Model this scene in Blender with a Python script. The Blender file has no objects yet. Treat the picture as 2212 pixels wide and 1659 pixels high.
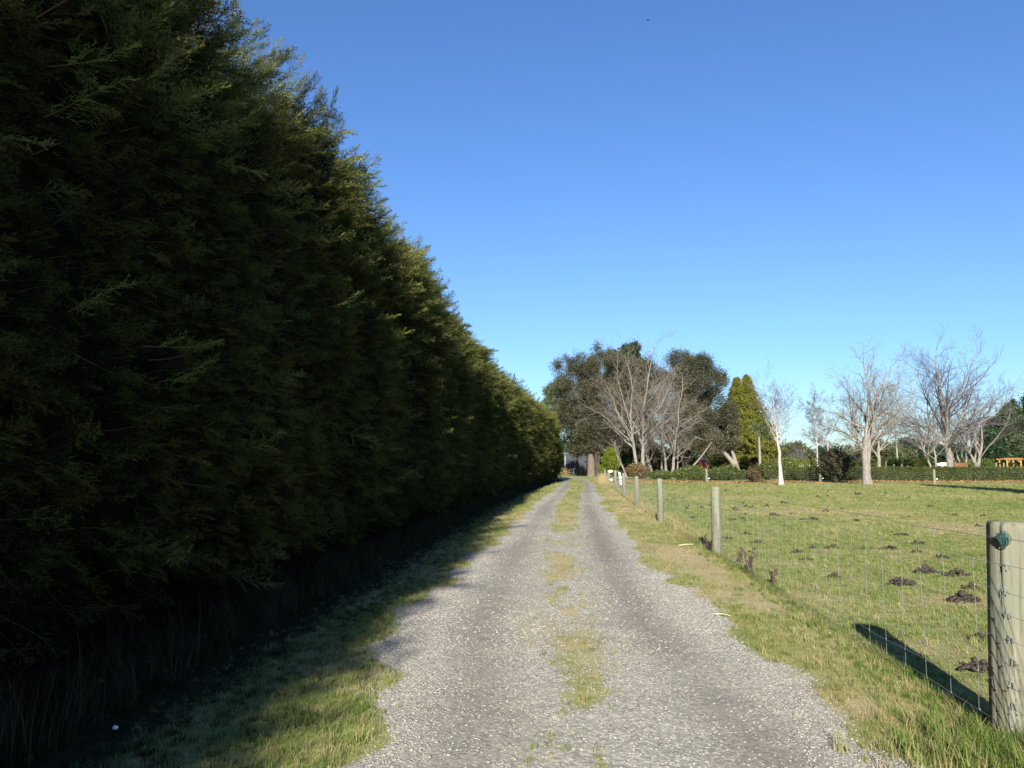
import bpy, bmesh, math, random
import numpy as np
from mathutils import Vector, Matrix, Euler

R = math.radians
scn = bpy.context.scene
COL = scn.collection
RNG = np.random.default_rng(7)

# ------------------------------------------------------------------ camera
H_EYE = 1.54
PITCH = R(6.37)
cam_d = bpy.data.cameras.new('camera')
cam_d.sensor_width = 36.0
cam_d.lens = 26.0
cam_d.clip_start = 0.05
cam_d.clip_end = 5000
cam = bpy.data.objects.new('camera', cam_d)
cam.location = (0, 0, H_EYE)
cam.rotation_euler = (R(90) + PITCH, 0, 0)
COL.objects.link(cam)
scn.camera = cam

# ------------------------------------------------------------------ light
SUN_EL = R(22.0)
SUN_TAN = 0.161                      # the light travels towards +y and a little to +x
w = bpy.data.worlds.new('World')
scn.world = w
w.use_nodes = True
nt = w.node_tree
bg = nt.nodes['Background']
sky = nt.nodes.new('ShaderNodeTexSky')
sky.sky_type = 'NISHITA'
sky.sun_disc = False
sky.sun_elevation = SUN_EL
sky.sun_rotation = math.atan2(-SUN_TAN, -1) % (2 * math.pi)
sky.altitude = 100
sky.air_density = 1.25
sky.dust_density = 0.35
sky.ozone_density = 3.0
tint = nt.nodes.new('ShaderNodeMix'); tint.data_type = 'RGBA'; tint.blend_type = 'MULTIPLY'   # the camera's white balance
tint.inputs[0].default_value = 1.0; tint.inputs[7].default_value = (0.62, 0.84, 1.22, 1)
nt.links.new(sky.outputs[0], tint.inputs[6])
nt.links.new(tint.outputs[2], bg.inputs[0])
bg.inputs[1].default_value = 0.060
sun_d = bpy.data.lights.new('sun', 'SUN')
sun_d.energy = 5.0
sun_d.angle = R(0.53)
sun_d.color = (1.0, 0.93, 0.80)
sun = bpy.data.objects.new('sun', sun_d)
sun.rotation_euler = Vector((SUN_TAN, 1, -math.tan(SUN_EL) * math.hypot(1, SUN_TAN))).to_track_quat('-Z', 'Y').to_euler()
COL.objects.link(sun)
scn.view_settings.view_transform = 'Standard'
scn.view_settings.look = 'None'
scn.view_settings.exposure = 1.33
scn.view_settings.gamma = 1.0
scn.view_settings.use_curve_mapping = False
scn.cycles.max_bounces = 5
scn.cycles.diffuse_bounces = 2
scn.cycles.transmission_bounces = 3
scn.cycles.transparent_max_bounces = 4
scn.cycles.caustics_reflective = False
scn.cycles.caustics_refractive = False

# ------------------------------------------------------------------ survey: pixels of a 2212 px wide print -> metres
CP, SP = math.cos(PITCH), math.sin(PITCH)
def ray(px, py):
    xc = (px - 1106) / 1598.0
    yc = (829.5 - py) / 1598.0
    return xc, CP - yc * SP, SP + yc * CP
def ground_at(px, py):
    x, y, z = ray(px, py)
    t = -H_EYE / z
    return x * t, y * t
def at(px, py, Y):
    x, y, z = ray(px, py)
    return x / y * Y, Y, H_EYE + z / y * Y

# ------------------------------------------------------------------ noise
def _hash(ix, iy, seed):
    n = (ix.astype(np.int64) * 374761393 + iy.astype(np.int64) * 668265263 + seed * 1442695041) & 0xFFFFFFFF
    n = ((n ^ (n >> 13)) * 1274126177) & 0xFFFFFFFF
    n = n ^ (n >> 16)
    return (n & 0xFFFFFF) / float(0xFFFFFF)
def noise2(x, y, seed=0):
    x = np.asarray(x, float); y = np.asarray(y, float)
    ix = np.floor(x); iy = np.floor(y)
    fx = x - ix; fy = y - iy
    fx = fx * fx * (3 - 2 * fx); fy = fy * fy * (3 - 2 * fy)
    a = _hash(ix, iy, seed); b = _hash(ix + 1, iy, seed)
    c = _hash(ix, iy + 1, seed); d = _hash(ix + 1, iy + 1, seed)
    return (a * (1 - fx) + b * fx) * (1 - fy) + (c * (1 - fx) + d * fx) * fy
def fbm(x, y, o=4, seed=0):
    s = 0; a = 0.5; t = 0
    for k in range(o):
        s = s + a * noise2(np.asarray(x) * 2 ** k, np.asarray(y) * 2 ** k, seed + k); t += a; a *= 0.5
    return s / t
def sstep(a, b, x):
    t = np.clip((x - a) / (b - a), 0, 1)
    return t * t * (3 - 2 * t)

# ------------------------------------------------------------------ materials
def new_mat(name):
    m = bpy.data.materials.new(name); m.use_nodes = True
    m.node_tree.nodes.clear()
    return m, m.node_tree
def N(nt, t, **kw):
    n = nt.nodes.new(t)
    for k, v in kw.items():
        if k.startswith('i_'):
            key = k[2:]
            n.inputs[int(key) if key.isdigit() else key].default_value = v
        else:
            setattr(n, k, v)
    return n
def ramp(nt, fac, stops, interp='LINEAR'):
    r = nt.nodes.new('ShaderNodeValToRGB'); r.color_ramp.interpolation = interp
    el = r.color_ramp.elements
    while len(el) < len(stops): el.new(0.5)
    for e, (p, c) in zip(el, stops):
        e.position = p; e.color = (c[0], c[1], c[2], 1)
    nt.links.new(fac, r.inputs[0])
    return r.outputs[0]
def noise_node(nt, vec, scale, detail=3, rough=0.55, dist=0.0):
    n = nt.nodes.new('ShaderNodeTexNoise')
    n.inputs['Scale'].default_value = scale; n.inputs['Detail'].default_value = detail
    n.inputs['Roughness'].default_value = rough; n.inputs['Distortion'].default_value = dist
    if vec is not None: nt.links.new(vec, n.inputs['Vector'])
    return n.outputs[0]
def math_node(nt, op, a, b=None, clamp=False):
    n = nt.nodes.new('ShaderNodeMath'); n.operation = op; n.use_clamp = clamp
    for i, v in enumerate((a, b)):
        if v is None: continue
        if isinstance(v, (int, float)): n.inputs[i].default_value = v
        else: nt.links.new(v, n.inputs[i])
    return n.outputs[0]
def mix_col(nt, fac, a, b, mode='MIX'):
    n = nt.nodes.new('ShaderNodeMix'); n.data_type = 'RGBA'; n.blend_type = mode
    if isinstance(fac, (int, float)): n.inputs[0].default_value = fac
    else: nt.links.new(fac, n.inputs[0])
    for i, v in ((6, a), (7, b)):
        if isinstance(v, tuple): n.inputs[i].default_value = (v[0], v[1], v[2], 1)
        else: nt.links.new(v, n.inputs[i])
    return n.outputs[2]
def mapped(nt, scale=(1, 1, 1), kind='Object'):
    tc = nt.nodes.new('ShaderNodeTexCoord'); mp = nt.nodes.new('ShaderNodeMapping')
    mp.inputs['Scale'].default_value = scale
    nt.links.new(tc.outputs[kind], mp.inputs[0]); return mp.outputs[0]
def world_pos(nt, scale=(1, 1, 1)):
    g = nt.nodes.new('ShaderNodeNewGeometry'); mp = nt.nodes.new('ShaderNodeMapping')
    mp.inputs['Scale'].default_value = scale
    nt.links.new(g.outputs['Position'], mp.inputs[0]); return mp.outputs[0]
def bump(nt, h, strength, dist):
    b = nt.nodes.new('ShaderNodeBump'); b.inputs['Strength'].default_value = strength
    b.inputs['Distance'].default_value = dist
    nt.links.new(h, b.inputs['Height']); return b.outputs[0]
def finish(nt, col, rough=0.9, normal=None, spec=0.2, metal=0.0):
    p = nt.nodes.new('ShaderNodeBsdfPrincipled')
    if isinstance(col, tuple): p.inputs['Base Color'].default_value = (*col, 1)
    else: nt.links.new(col, p.inputs['Base Color'])
    p.inputs['Roughness'].default_value = rough
    p.inputs['Specular IOR Level'].default_value = spec
    p.inputs['Metallic'].default_value = metal
    if normal is not None: nt.links.new(normal, p.inputs['Normal'])
    o = nt.nodes.new('ShaderNodeOutputMaterial')
    nt.links.new(p.outputs[0], o.inputs[0])
    return p
def plain_mat(name, col, rough=0.8, var=0.25, scale=6, metal=0.0, spec=0.3, stretch=(1, 1, 1), bmp=0.0):
    m, nt = new_mat(name)
    v = mapped(nt, stretch)
    n = noise_node(nt, v, scale, 5, 0.6)
    c = ramp(nt, n, [(0.25, tuple(x * (1 - var) for x in col)), (0.75, tuple(min(1, x * (1 + var)) for x in col))])
    nm = bump(nt, n, bmp, 0.02) if bmp else None
    finish(nt, c, rough, nm, spec, metal)
    return m
def leaf_mat(name, stops, scale=0.5, trans=0.3, spread=0.5, gloss=0.02):
    """foliage: colour from a world-space noise plus a per-leaf random; diffuse and translucent"""
    m, nt = new_mat(name)
    pos = world_pos(nt)
    n = noise_node(nt, pos, scale, 3)
    g = nt.nodes.new('ShaderNodeNewGeometry'); oi = nt.nodes.new('ShaderNodeObjectInfo')
    rnd = math_node(nt, 'ADD', math_node(nt, 'MULTIPLY', g.outputs['Random Per Island'], 0.5), math_node(nt, 'MULTIPLY', oi.outputs['Random'], 0.5))
    f = math_node(nt, 'ADD', math_node(nt, 'MULTIPLY', n, 1 - spread * 0.6), math_node(nt, 'MULTIPLY', math_node(nt, 'SUBTRACT', rnd, 0.5), spread), clamp=True)
    c = ramp(nt, f, stops)
    d = nt.nodes.new('ShaderNodeBsdfDiffuse'); t = nt.nodes.new('ShaderNodeBsdfTranslucent'); gl = nt.nodes.new('ShaderNodeBsdfGlossy')
    gl.inputs['Roughness'].default_value = 0.45
    nt.links.new(c, d.inputs[0]); nt.links.new(c, t.inputs[0])
    gl.inputs[0].default_value = (0.8, 0.85, 0.8, 1)
    mx = nt.nodes.new('ShaderNodeMixShader'); mx.inputs[0].default_value = trans
    nt.links.new(d.outputs[0], mx.inputs[1]); nt.links.new(t.outputs[0], mx.inputs[2])
    mg = nt.nodes.new('ShaderNodeMixShader'); mg.inputs[0].default_value = gloss
    nt.links.new(mx.outputs[0], mg.inputs[1]); nt.links.new(gl.outputs[0], mg.inputs[2])
    o = nt.nodes.new('ShaderNodeOutputMaterial'); nt.links.new(mg.outputs[0], o.inputs[0])
    return m
def bark_mat(name, base, lichen=None, lich_amt=0.45, scale=3.0):
    m, nt = new_mat(name)
    v = mapped(nt, (1, 1, 0.25))
    n = noise_node(nt, v, scale * 3, 6, 0.65)
    c = ramp(nt, n, [(0.3, tuple(x * 0.55 for x in base)), (0.7, tuple(min(1, x * 1.3) for x in base))])
    if lichen:
        n2 = noise_node(nt, mapped(nt), scale * 0.45, 4, 0.7)
        k = ramp(nt, n2, [(lich_amt, (0, 0, 0)), (lich_amt + 0.1, (1, 1, 1))])
        c = mix_col(nt, k, c, lichen)
    finish(nt, c, 0.95, bump(nt, n, 0.5, 0.03), 0.1)
    return m

def hedge_shade_mix(nt, c, fine):  # paints the hedge-foot shade into the ground as a dark needle brown
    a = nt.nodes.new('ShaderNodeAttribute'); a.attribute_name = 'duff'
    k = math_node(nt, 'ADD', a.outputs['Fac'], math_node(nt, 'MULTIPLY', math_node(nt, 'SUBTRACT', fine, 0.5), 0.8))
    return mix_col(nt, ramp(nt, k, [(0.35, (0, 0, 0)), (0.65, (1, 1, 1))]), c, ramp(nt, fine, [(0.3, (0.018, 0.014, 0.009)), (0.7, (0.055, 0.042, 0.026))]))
def dry_mix(nt, c, fine):
    a = nt.nodes.new('ShaderNodeAttribute'); a.attribute_name = 'dry'
    k = math_node(nt, 'MULTIPLY', a.outputs['Fac'], math_node(nt, 'ADD', 0.35, math_node(nt, 'MULTIPLY', fine, 0.8)), clamp=True)
    return mix_col(nt, k, c, (0.36, 0.30, 0.185))
def turf_colour(nt):
    """shared by the ground sheet, the road's grassy edges and the blades: straw and green patches in world space"""
    pos = world_pos(nt)
    big = noise_node(nt, pos, 0.12, 3, 0.6)
    mid = noise_node(nt, pos, 0.9, 4, 0.65, 0.4)
    f = math_node(nt, 'ADD', math_node(nt, 'MULTIPLY', big, 0.5), math_node(nt, 'MULTIPLY', mid, 0.6))
    return f, pos

# turf ground
M = {}
m, nt = new_mat('turf_ground')
f, pos = turf_colour(nt)
fine = noise_node(nt, pos, 14, 5, 0.7)
tiny = noise_node(nt, pos, 90, 3, 0.7)
f2 = math_node(nt, 'ADD', f, math_node(nt, 'MULTIPLY', math_node(nt, 'SUBTRACT', fine, 0.5), 0.55))
c = ramp(nt, f2, [(0.30, (0.140, 0.185, 0.050)), (0.48, (0.222, 0.252, 0.082)), (0.62, (0.295, 0.298, 0.122)), (0.80, (0.39, 0.34, 0.19))])
c = hedge_shade_mix(nt, dry_mix(nt, c, fine), fine)
c = mix_col(nt, 0.5, c, ramp(nt, tiny, [(0.3, (0.45, 0.45, 0.45)), (0.7, (1.2, 1.2, 1.15))]), 'MULTIPLY')
hh = math_node(nt, 'ADD', fine, math_node(nt, 'MULTIPLY', tiny, 0.4))
finish(nt, c, 1.0, bump(nt, hh, 0.7, 0.05), 0.05)
M['turf'] = m

# gravel with grassy parts from the vertex attribute 'cover'
m, nt = new_mat('gravel_road')
f, pos = turf_colour(nt)
at_ = nt.nodes.new('ShaderNodeAttribute'); at_.attribute_name = 'cover'
at2 = nt.nodes.new('ShaderNodeAttribute'); at2.attribute_name = 'rut'
vor = nt.nodes.new('ShaderNodeTexVoronoi'); vor.inputs['Scale'].default_value = 42
nt.links.new(pos, vor.inputs['Vector'])
vor2 = nt.nodes.new('ShaderNodeTexVoronoi'); vor2.inputs['Scale'].default_value = 95
nt.links.new(pos, vor2.inputs['Vector'])
sep = nt.nodes.new('ShaderNodeSeparateColor'); nt.links.new(vor.outputs['Color'], sep.inputs[0])
stone = ramp(nt, sep.outputs[0], [(0.0, (0.225, 0.215, 0.186)), (0.35, (0.298, 0.285, 0.245)), (0.75, (0.375, 0.355, 0.300)), (1.0, (0.50, 0.465, 0.39))])
stone = mix_col(nt, 0.55, stone, ramp(nt, vor.outputs['Distance'], [(0.0, (1.12, 1.12, 1.12)), (0.9, (0.55, 0.55, 0.55))]), 'MULTIPLY')
blot = noise_node(nt, pos, 1.3, 4, 0.7)
sand_f = math_node(nt, 'MULTIPLY', at2.outputs['Fac'], math_node(nt, 'ADD', 0.35, math_node(nt, 'MULTIPLY', blot, 1.3)), clamp=True)
sandn = noise_node(nt, pos, 60, 5, 0.8)
sand = ramp(nt, sandn, [(0.3, (0.120, 0.104, 0.080)), (0.7, (0.205, 0.183, 0.145))])
g = mix_col(nt, math_node(nt, 'MULTIPLY', sand_f, 0.8), stone, sand)
fine = noise_node(nt, pos, 9, 6, 0.75)
cov = math_node(nt, 'ADD', at_.outputs['Fac'], math_node(nt, 'MULTIPLY', math_node(nt, 'SUBTRACT', fine, 0.5), 0.9))
k = ramp(nt, cov, [(0.42, (0, 0, 0)), (0.56, (1, 1, 1))])
tf = math_node(nt, 'ADD', f, math_node(nt, 'MULTIPLY', math_node(nt, 'SUBTRACT', fine, 0.5), 0.5))
tc_ = ramp(nt, tf, [(0.30, (0.105, 0.145, 0.030)), (0.48, (0.175, 0.190, 0.055)), (0.62, (0.270, 0.245, 0.100)), (0.80, (0.36, 0.30, 0.17))])
tc_ = hedge_shade_mix(nt, dry_mix(nt, tc_, fine), fine)
c = mix_col(nt, k, tc_, g)
hgt = math_node(nt, 'ADD', math_node(nt, 'MULTIPLY', vor.outputs['Distance'], -0.8), math_node(nt, 'MULTIPLY', vor2.outputs['Distance'], -0.4))
finish(nt, c, 0.95, bump(nt, hgt, 0.4, 0.008), 0.15)
M['road'] = m

M['stone'] = [plain_mat('grey_stone', (0.235, 0.226, 0.200), 0.85, 0.25, 30), plain_mat('dark_stone', (0.155, 0.150, 0.138), 0.85, 0.3, 30),
              plain_mat('pale_stone', (0.32, 0.305, 0.27), 0.85, 0.2, 30), plain_mat('brown_stone', (0.20, 0.175, 0.14), 0.85, 0.3, 30)]

def blade_mat(name, stops, trans=0.35):
    m, nt = new_mat(name)
    f, pos = turf_colour(nt)
    oi = nt.nodes.new('ShaderNodeObjectInfo'); g = nt.nodes.new('ShaderNodeNewGeometry')
    r = math_node(nt, 'ADD', math_node(nt, 'MULTIPLY', math_node(nt, 'SUBTRACT', oi.outputs['Random'], 0.5), 0.45),
                  math_node(nt, 'MULTIPLY', math_node(nt, 'SUBTRACT', g.outputs['Random Per Island'], 0.5), 0.35))
    c = ramp(nt, math_node(nt, 'ADD', f, r, clamp=True), stops)
    d = nt.nodes.new('ShaderNodeBsdfDiffuse'); t = nt.nodes.new('ShaderNodeBsdfTranslucent')
    nt.links.new(c, d.inputs[0]); nt.links.new(c, t.inputs[0])
    mx = nt.nodes.new('ShaderNodeMixShader'); mx.inputs[0].default_value = trans
    nt.links.new(d.outputs[0], mx.inputs[1]); nt.links.new(t.outputs[0], mx.inputs[2])
    o = nt.nodes.new('ShaderNodeOutputMaterial'); nt.links.new(mx.outputs[0], o.inputs[0])
    return m
M['blade'] = blade_mat('grass_blade', [(0.25, (0.090, 0.148, 0.030)), (0.48, (0.158, 0.215, 0.056)), (0.64, (0.240, 0.264, 0.092)), (0.84, (0.35, 0.30, 0.16))])
M['straw'] = blade_mat('dry_straw', [(0.2, (0.30, 0.25, 0.11)), (0.8, (0.46, 0.37, 0.20))])
M['dead_stalk'] = blade_mat('dead_stalk', [(0.2, (0.035, 0.028, 0.018)), (0.8, (0.09, 0.072, 0.046))])  # dead grass coloured darker so it sinks into the hedge shade
M['shade_grass'] = blade_mat('shade_dark_blade', [(0.2, (0.014, 0.024, 0.008)), (0.8, (0.040, 0.054, 0.018))])  # grass with the shade beside the hedge put into its colour
M['weed'] = blade_mat('lush_blade', [(0.2, (0.050, 0.115, 0.018)), (0.8, (0.130, 0.200, 0.040))])

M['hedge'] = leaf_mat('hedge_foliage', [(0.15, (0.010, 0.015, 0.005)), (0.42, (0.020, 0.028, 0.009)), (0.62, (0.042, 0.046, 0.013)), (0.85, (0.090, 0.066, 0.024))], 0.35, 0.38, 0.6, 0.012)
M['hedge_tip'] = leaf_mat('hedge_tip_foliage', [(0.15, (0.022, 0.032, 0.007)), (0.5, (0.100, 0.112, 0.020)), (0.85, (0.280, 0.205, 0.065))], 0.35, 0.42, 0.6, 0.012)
M['sunlit_top'] = leaf_mat('sunlit_top_foliage', [(0.15, (0.090, 0.125, 0.030)), (0.45, (0.215, 0.235, 0.065)), (0.85, (0.420, 0.330, 0.140))], 0.35, 0.45, 0.6, 0.012)  # paler copy for the top sprays: sunlight on the rim painted in
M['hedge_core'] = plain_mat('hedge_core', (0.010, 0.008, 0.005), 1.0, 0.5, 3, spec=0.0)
M['shoot'] = leaf_mat('hedge_shoot', [(0.2, (0.120, 0.180, 0.030)), (0.8, (0.240, 0.270, 0.060))], 1.0, 0.35)
M['twigbrown'] = plain_mat('brown_twig', (0.15, 0.085, 0.04), 0.9)
M['dead_stem'] = plain_mat('dead_stem', (0.075, 0.052, 0.038), 0.9)
M['dark_ever'] = leaf_mat('brown_green_foliage', [(0.2, (0.022, 0.030, 0.013)), (0.42, (0.062, 0.062, 0.034)), (0.6, (0.110, 0.098, 0.062)), (0.85, (0.180, 0.155, 0.115))], 0.45, 0.25)
M['pine'] = leaf_mat('pine_foliage', [(0.2, (0.016, 0.038, 0.016)), (0.55, (0.040, 0.074, 0.026)), (0.9, (0.085, 0.120, 0.045))], 0.5, 0.2)
M['gold'] = leaf_mat('golden_foliage', [(0.2, (0.060, 0.075, 0.012)), (0.5, (0.165, 0.160, 0.026)), (0.85, (0.300, 0.250, 0.050))], 0.8, 0.25)
M['lime'] = leaf_mat('lime_foliage', [(0.2, (0.080, 0.110, 0.012)), (0.5, (0.150, 0.185, 0.022)), (0.85, (0.25, 0.25, 0.045))], 1.2, 0.3)
M['gum'] = leaf_mat('gum_foliage', [(0.2, (0.055, 0.075, 0.035)), (0.5, (0.100, 0.120, 0.060)), (0.9, (0.190, 0.200, 0.115))], 0.5, 0.3)
M['far'] = leaf_mat('far_foliage', [(0.2, (0.020, 0.042, 0.026)), (0.5, (0.036, 0.062, 0.034)), (0.9, (0.075, 0.092, 0.046))], 0.1, 0.2)
M['far2'] = leaf_mat('far_olive_foliage', [(0.2, (0.050, 0.065, 0.028)), (0.5, (0.085, 0.088, 0.042)), (0.9, (0.14, 0.12, 0.07))], 0.1, 0.2)
M['scrub'] = leaf_mat('scrub_foliage', [(0.2, (0.055, 0.078, 0.018)), (0.5, (0.110, 0.130, 0.030)), (0.9, (0.185, 0.175, 0.055))], 0.5, 0.25)
M['box'] = leaf_mat('low_hedge_foliage', [(0.2, (0.045, 0.065, 0.016)), (0.5, (0.095, 0.110, 0.028)), (0.9, (0.170, 0.155, 0.050))], 0.9, 0.25)
M['reddish'] = leaf_mat('reddish_scrub_foliage', [(0.2, (0.090, 0.070, 0.030)), (0.5, (0.150, 0.105, 0.050)), (0.9, (0.200, 0.140, 0.070))], 0.5, 0.25)
M['sword'] = leaf_mat('sword_leaf', [(0.2, (0.050, 0.080, 0.022)), (0.5, (0.110, 0.140, 0.045)), (0.9, (0.220, 0.210, 0.10))], 0.7, 0.2)
M['bark_dark'] = bark_mat('dark_bark', (0.055, 0.047, 0.042))
M['bark_brown'] = bark_mat('brown_bark', (0.125, 0.10, 0.078))
M['bark_grey'] = bark_mat('grey_bark', (0.195, 0.18, 0.16), (0.24, 0.20, 0.10), 0.58)
M['bark_lichen'] = bark_mat('lichen_bark', (0.215, 0.195, 0.17), (0.27, 0.19, 0.07), 0.60)
M['twig_lichen'] = bark_mat('lichen_twig', (0.185, 0.165, 0.14), (0.24, 0.18, 0.075), 0.58)
M['twig_grey'] = bark_mat('grey_twig', (0.125, 0.108, 0.10))
M['twig_purple'] = bark_mat('purple_twig', (0.115, 0.10, 0.11))
M['bark_white'] = bark_mat('white_bark', (0.36, 0.31, 0.285), (0.17, 0.13, 0.12), 0.60)
M['birch_bark'] = bark_mat('birch_bark', (0.34, 0.32, 0.30), (0.22, 0.19, 0.17), 0.58)
M['soil'] = plain_mat('dark_clod', (0.036, 0.027, 0.021), 0.75, 0.5, 40, spec=0.35, bmp=0.6)
M['wire'] = plain_mat('galvanised_wire', (0.22, 0.235, 0.25), 0.6, 0.2, 20, metal=0.3)
M['wire_dark'] = plain_mat('weathered_wire', (0.16, 0.16, 0.17), 0.6, 0.2, 20, metal=0.4)
M['white'] = plain_mat('white_plastic', (0.80, 0.80, 0.78), 0.5, 0.05, 5)
M['litter'] = leaf_mat('fallen_leaf', [(0.2, (0.20, 0.10, 0.045)), (0.5, (0.36, 0.20, 0.10)), (0.9, (0.50, 0.32, 0.18))], 2.0, 0.2)

# weathered post wood: green grey with vertical cracks
m, nt = new_mat('post_wood')
v = mapped(nt, (1, 1, 0.05))
n1 = noise_node(nt, v, 26, 6, 0.7)
n2 = noise_node(nt, mapped(nt, (1, 1, 0.5)), 5, 4, 0.6)
c = ramp(nt, n1, [(0.28, (0.070, 0.066, 0.050)), (0.42, (0.140, 0.136, 0.100)), (0.60, (0.195, 0.188, 0.138)), (0.8, (0.29, 0.265, 0.19))])
k = ramp(nt, n2, [(0.4, (0, 0, 0)), (0.66, (1, 1, 1))])
c = mix_col(nt, math_node(nt, 'MULTIPLY', k, 0.6), c, (0.150, 0.180, 0.135))
finish(nt, c, 0.9, bump(nt, n1, 0.6, 0.01), 0.15)
M['post'] = m

# ------------------------------------------------------------------ mesh helpers
def mesh_from(name, V, F, mats, smooth=False, mat_idx=None):
    """F: (n,3) or (n,4) int array, or a list of such arrays"""
    Fs = F if isinstance(F, list) else [F]
    Fs = [np.asarray(f, np.int32) for f in Fs if len(f)]
    me = bpy.data.meshes.new(name)
    V = np.asarray(V, np.float32)
    me.vertices.add(len(V)); me.vertices.foreach_set('co', V.ravel())
    loops = np.concatenate([f.ravel() for f in Fs]) if Fs else np.zeros(0, np.int32)
    tot = np.concatenate([np.full(len(f), f.shape[1], np.int32) for f in Fs]) if Fs else np.zeros(0, np.int32)
    me.loops.add(len(loops)); me.loops.foreach_set('vertex_index', loops)
    me.polygons.add(len(tot))
    st = np.zeros(len(tot), np.int32); st[1:] = np.cumsum(tot)[:-1]
    me.polygons.foreach_set('loop_start', st)
    try: me.polygons.foreach_set('loop_total', tot)
    except Exception: pass
    if smooth: me.polygons.foreach_set('use_smooth', np.ones(len(tot), bool))
    if mat_idx is not None: me.polygons.foreach_set('material_index', np.asarray(mat_idx, np.int32))
    for mm in (mats if isinstance(mats, (list, tuple)) else [mats]): me.materials.append(mm)
    me.update(calc_edges=True)
    return me
def link(name, me, parent=None, loc=None):
    o = bpy.data.objects.new(name, me)
    COL.objects.link(o)
    if parent is not None: o.parent = parent
    if loc is not None: o.location = loc
    return o
def tag(o, label=None, cat=None, group=None, kind=None):
    if label: o['label'] = label
    if cat: o['category'] = cat
    if group: o['group'] = group
    if kind: o['kind'] = kind
    return o
def thing(name, loc, label, cat, group=None, rz=0):
    o = bpy.data.objects.new(name, None)
    o.empty_display_size = 0.2
    o.location = loc; o.rotation_euler = (0, 0, rz)
    COL.objects.link(o)
    return tag(o, label, cat, group)

class Geo:
    def __init__(s): s.V = []; s.F3 = []; s.F4 = []; s.n = 0
    def add(s, V, F):
        V = np.asarray(V, float).reshape(-1, 3); F = np.asarray(F, np.int64)
        if len(F) == 0: return
        s.V.append(V); (s.F3 if F.shape[1] == 3 else s.F4).append(F + s.n); s.n += len(V)
    def mesh(s, name, mats, smooth=False):
        Fs = []
        if s.F3: Fs.append(np.concatenate(s.F3))
        if s.F4: Fs.append(np.concatenate(s.F4))
        return mesh_from(name, np.concatenate(s.V), Fs, mats, smooth)
BOXF = np.array([(0, 3, 2, 1), (4, 5, 6, 7), (0, 1, 5, 4), (1, 2, 6, 5), (2, 3, 7, 6), (3, 0, 4, 7)])
def box(g, x0, x1, y0, y1, z0, z1):
    g.add([(x0, y0, z0), (x1, y0, z0), (x1, y1, z0), (x0, y1, z0), (x0, y0, z1), (x1, y0, z1), (x1, y1, z1), (x0, y1, z1)], BOXF)
def norm(v):
    return v / np.maximum(np.linalg.norm(v, axis=-1, keepdims=True), 1e-9)
def tubes(g, P, Rr, sides=5, cap=True):
    P = np.asarray(P, float); Rr = np.asarray(Rr, float)
    if P.ndim == 2: P = P[None]; Rr = Rr[None]
    n, k, _ = P.shape
    if n == 0: return
    T = np.empty_like(P)
    T[:, 1:-1] = P[:, 2:] - P[:, :-2]; T[:, 0] = P[:, 1] - P[:, 0]; T[:, -1] = P[:, -1] - P[:, -2]
    T = norm(T)
    ref = np.tile(np.array([0.31, 0.95, 0.05]), (n, 1))
    D = norm(P[:, -1] - P[:, 0])
    bad = np.abs((D * norm(ref)).sum(1)) > 0.9
    ref[bad] = (1, 0, 0.1)
    A = norm(np.cross(T, ref[:, None, :])); B = np.cross(T, A)
    th = np.arange(sides) * 2 * math.pi / sides
    ring = A[:, :, None, :] * np.cos(th)[None, None, :, None] + B[:, :, None, :] * np.sin(th)[None, None, :, None]
    V = P[:, :, None, :] + ring * Rr[:, :, None, None]
    idx = np.arange(n * k * sides).reshape(n, k, sides)
    a = idx[:, :-1]; b = idx[:, 1:]
    F = np.stack([a, np.roll(a, -1, 2), np.roll(b, -1, 2), b], -1).reshape(-1, 4)
    base = g.n
    g.V.append(V.reshape(-1, 3)); g.F4.append(F + base); g.n += n * k * sides
    if cap:
        C = P[:, -1]; ci = base + n * k * sides + np.arange(n)
        last = idx[:, -1] + base
        F3 = np.stack([last, np.roll(last, -1, 1), np.repeat(ci[:, None], sides, 1)], -1).reshape(-1, 3)
        g.V.append(C); g.F3.append(F3); g.n += n
def blob(g, c, r, seed=0, sub=2, amp=0.3):
    bm = bmesh.new(); bmesh.ops.create_icosphere(bm, subdivisions=sub, radius=1)
    V = np.array([v.co[:] for v in bm.verts]); F = np.array([[v.index for v in f.verts] for f in bm.faces]); bm.free()
    d = 1 + amp * (fbm(V[:, 0] * 2.3 + seed * 3.1 + V[:, 2] * 1.7, V[:, 1] * 2.3 - V[:, 2] * 1.9, 3, seed) - 0.5) * 2
    g.add(V * d[:, None] * np.asarray(r) + np.asarray(c), F)

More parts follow.
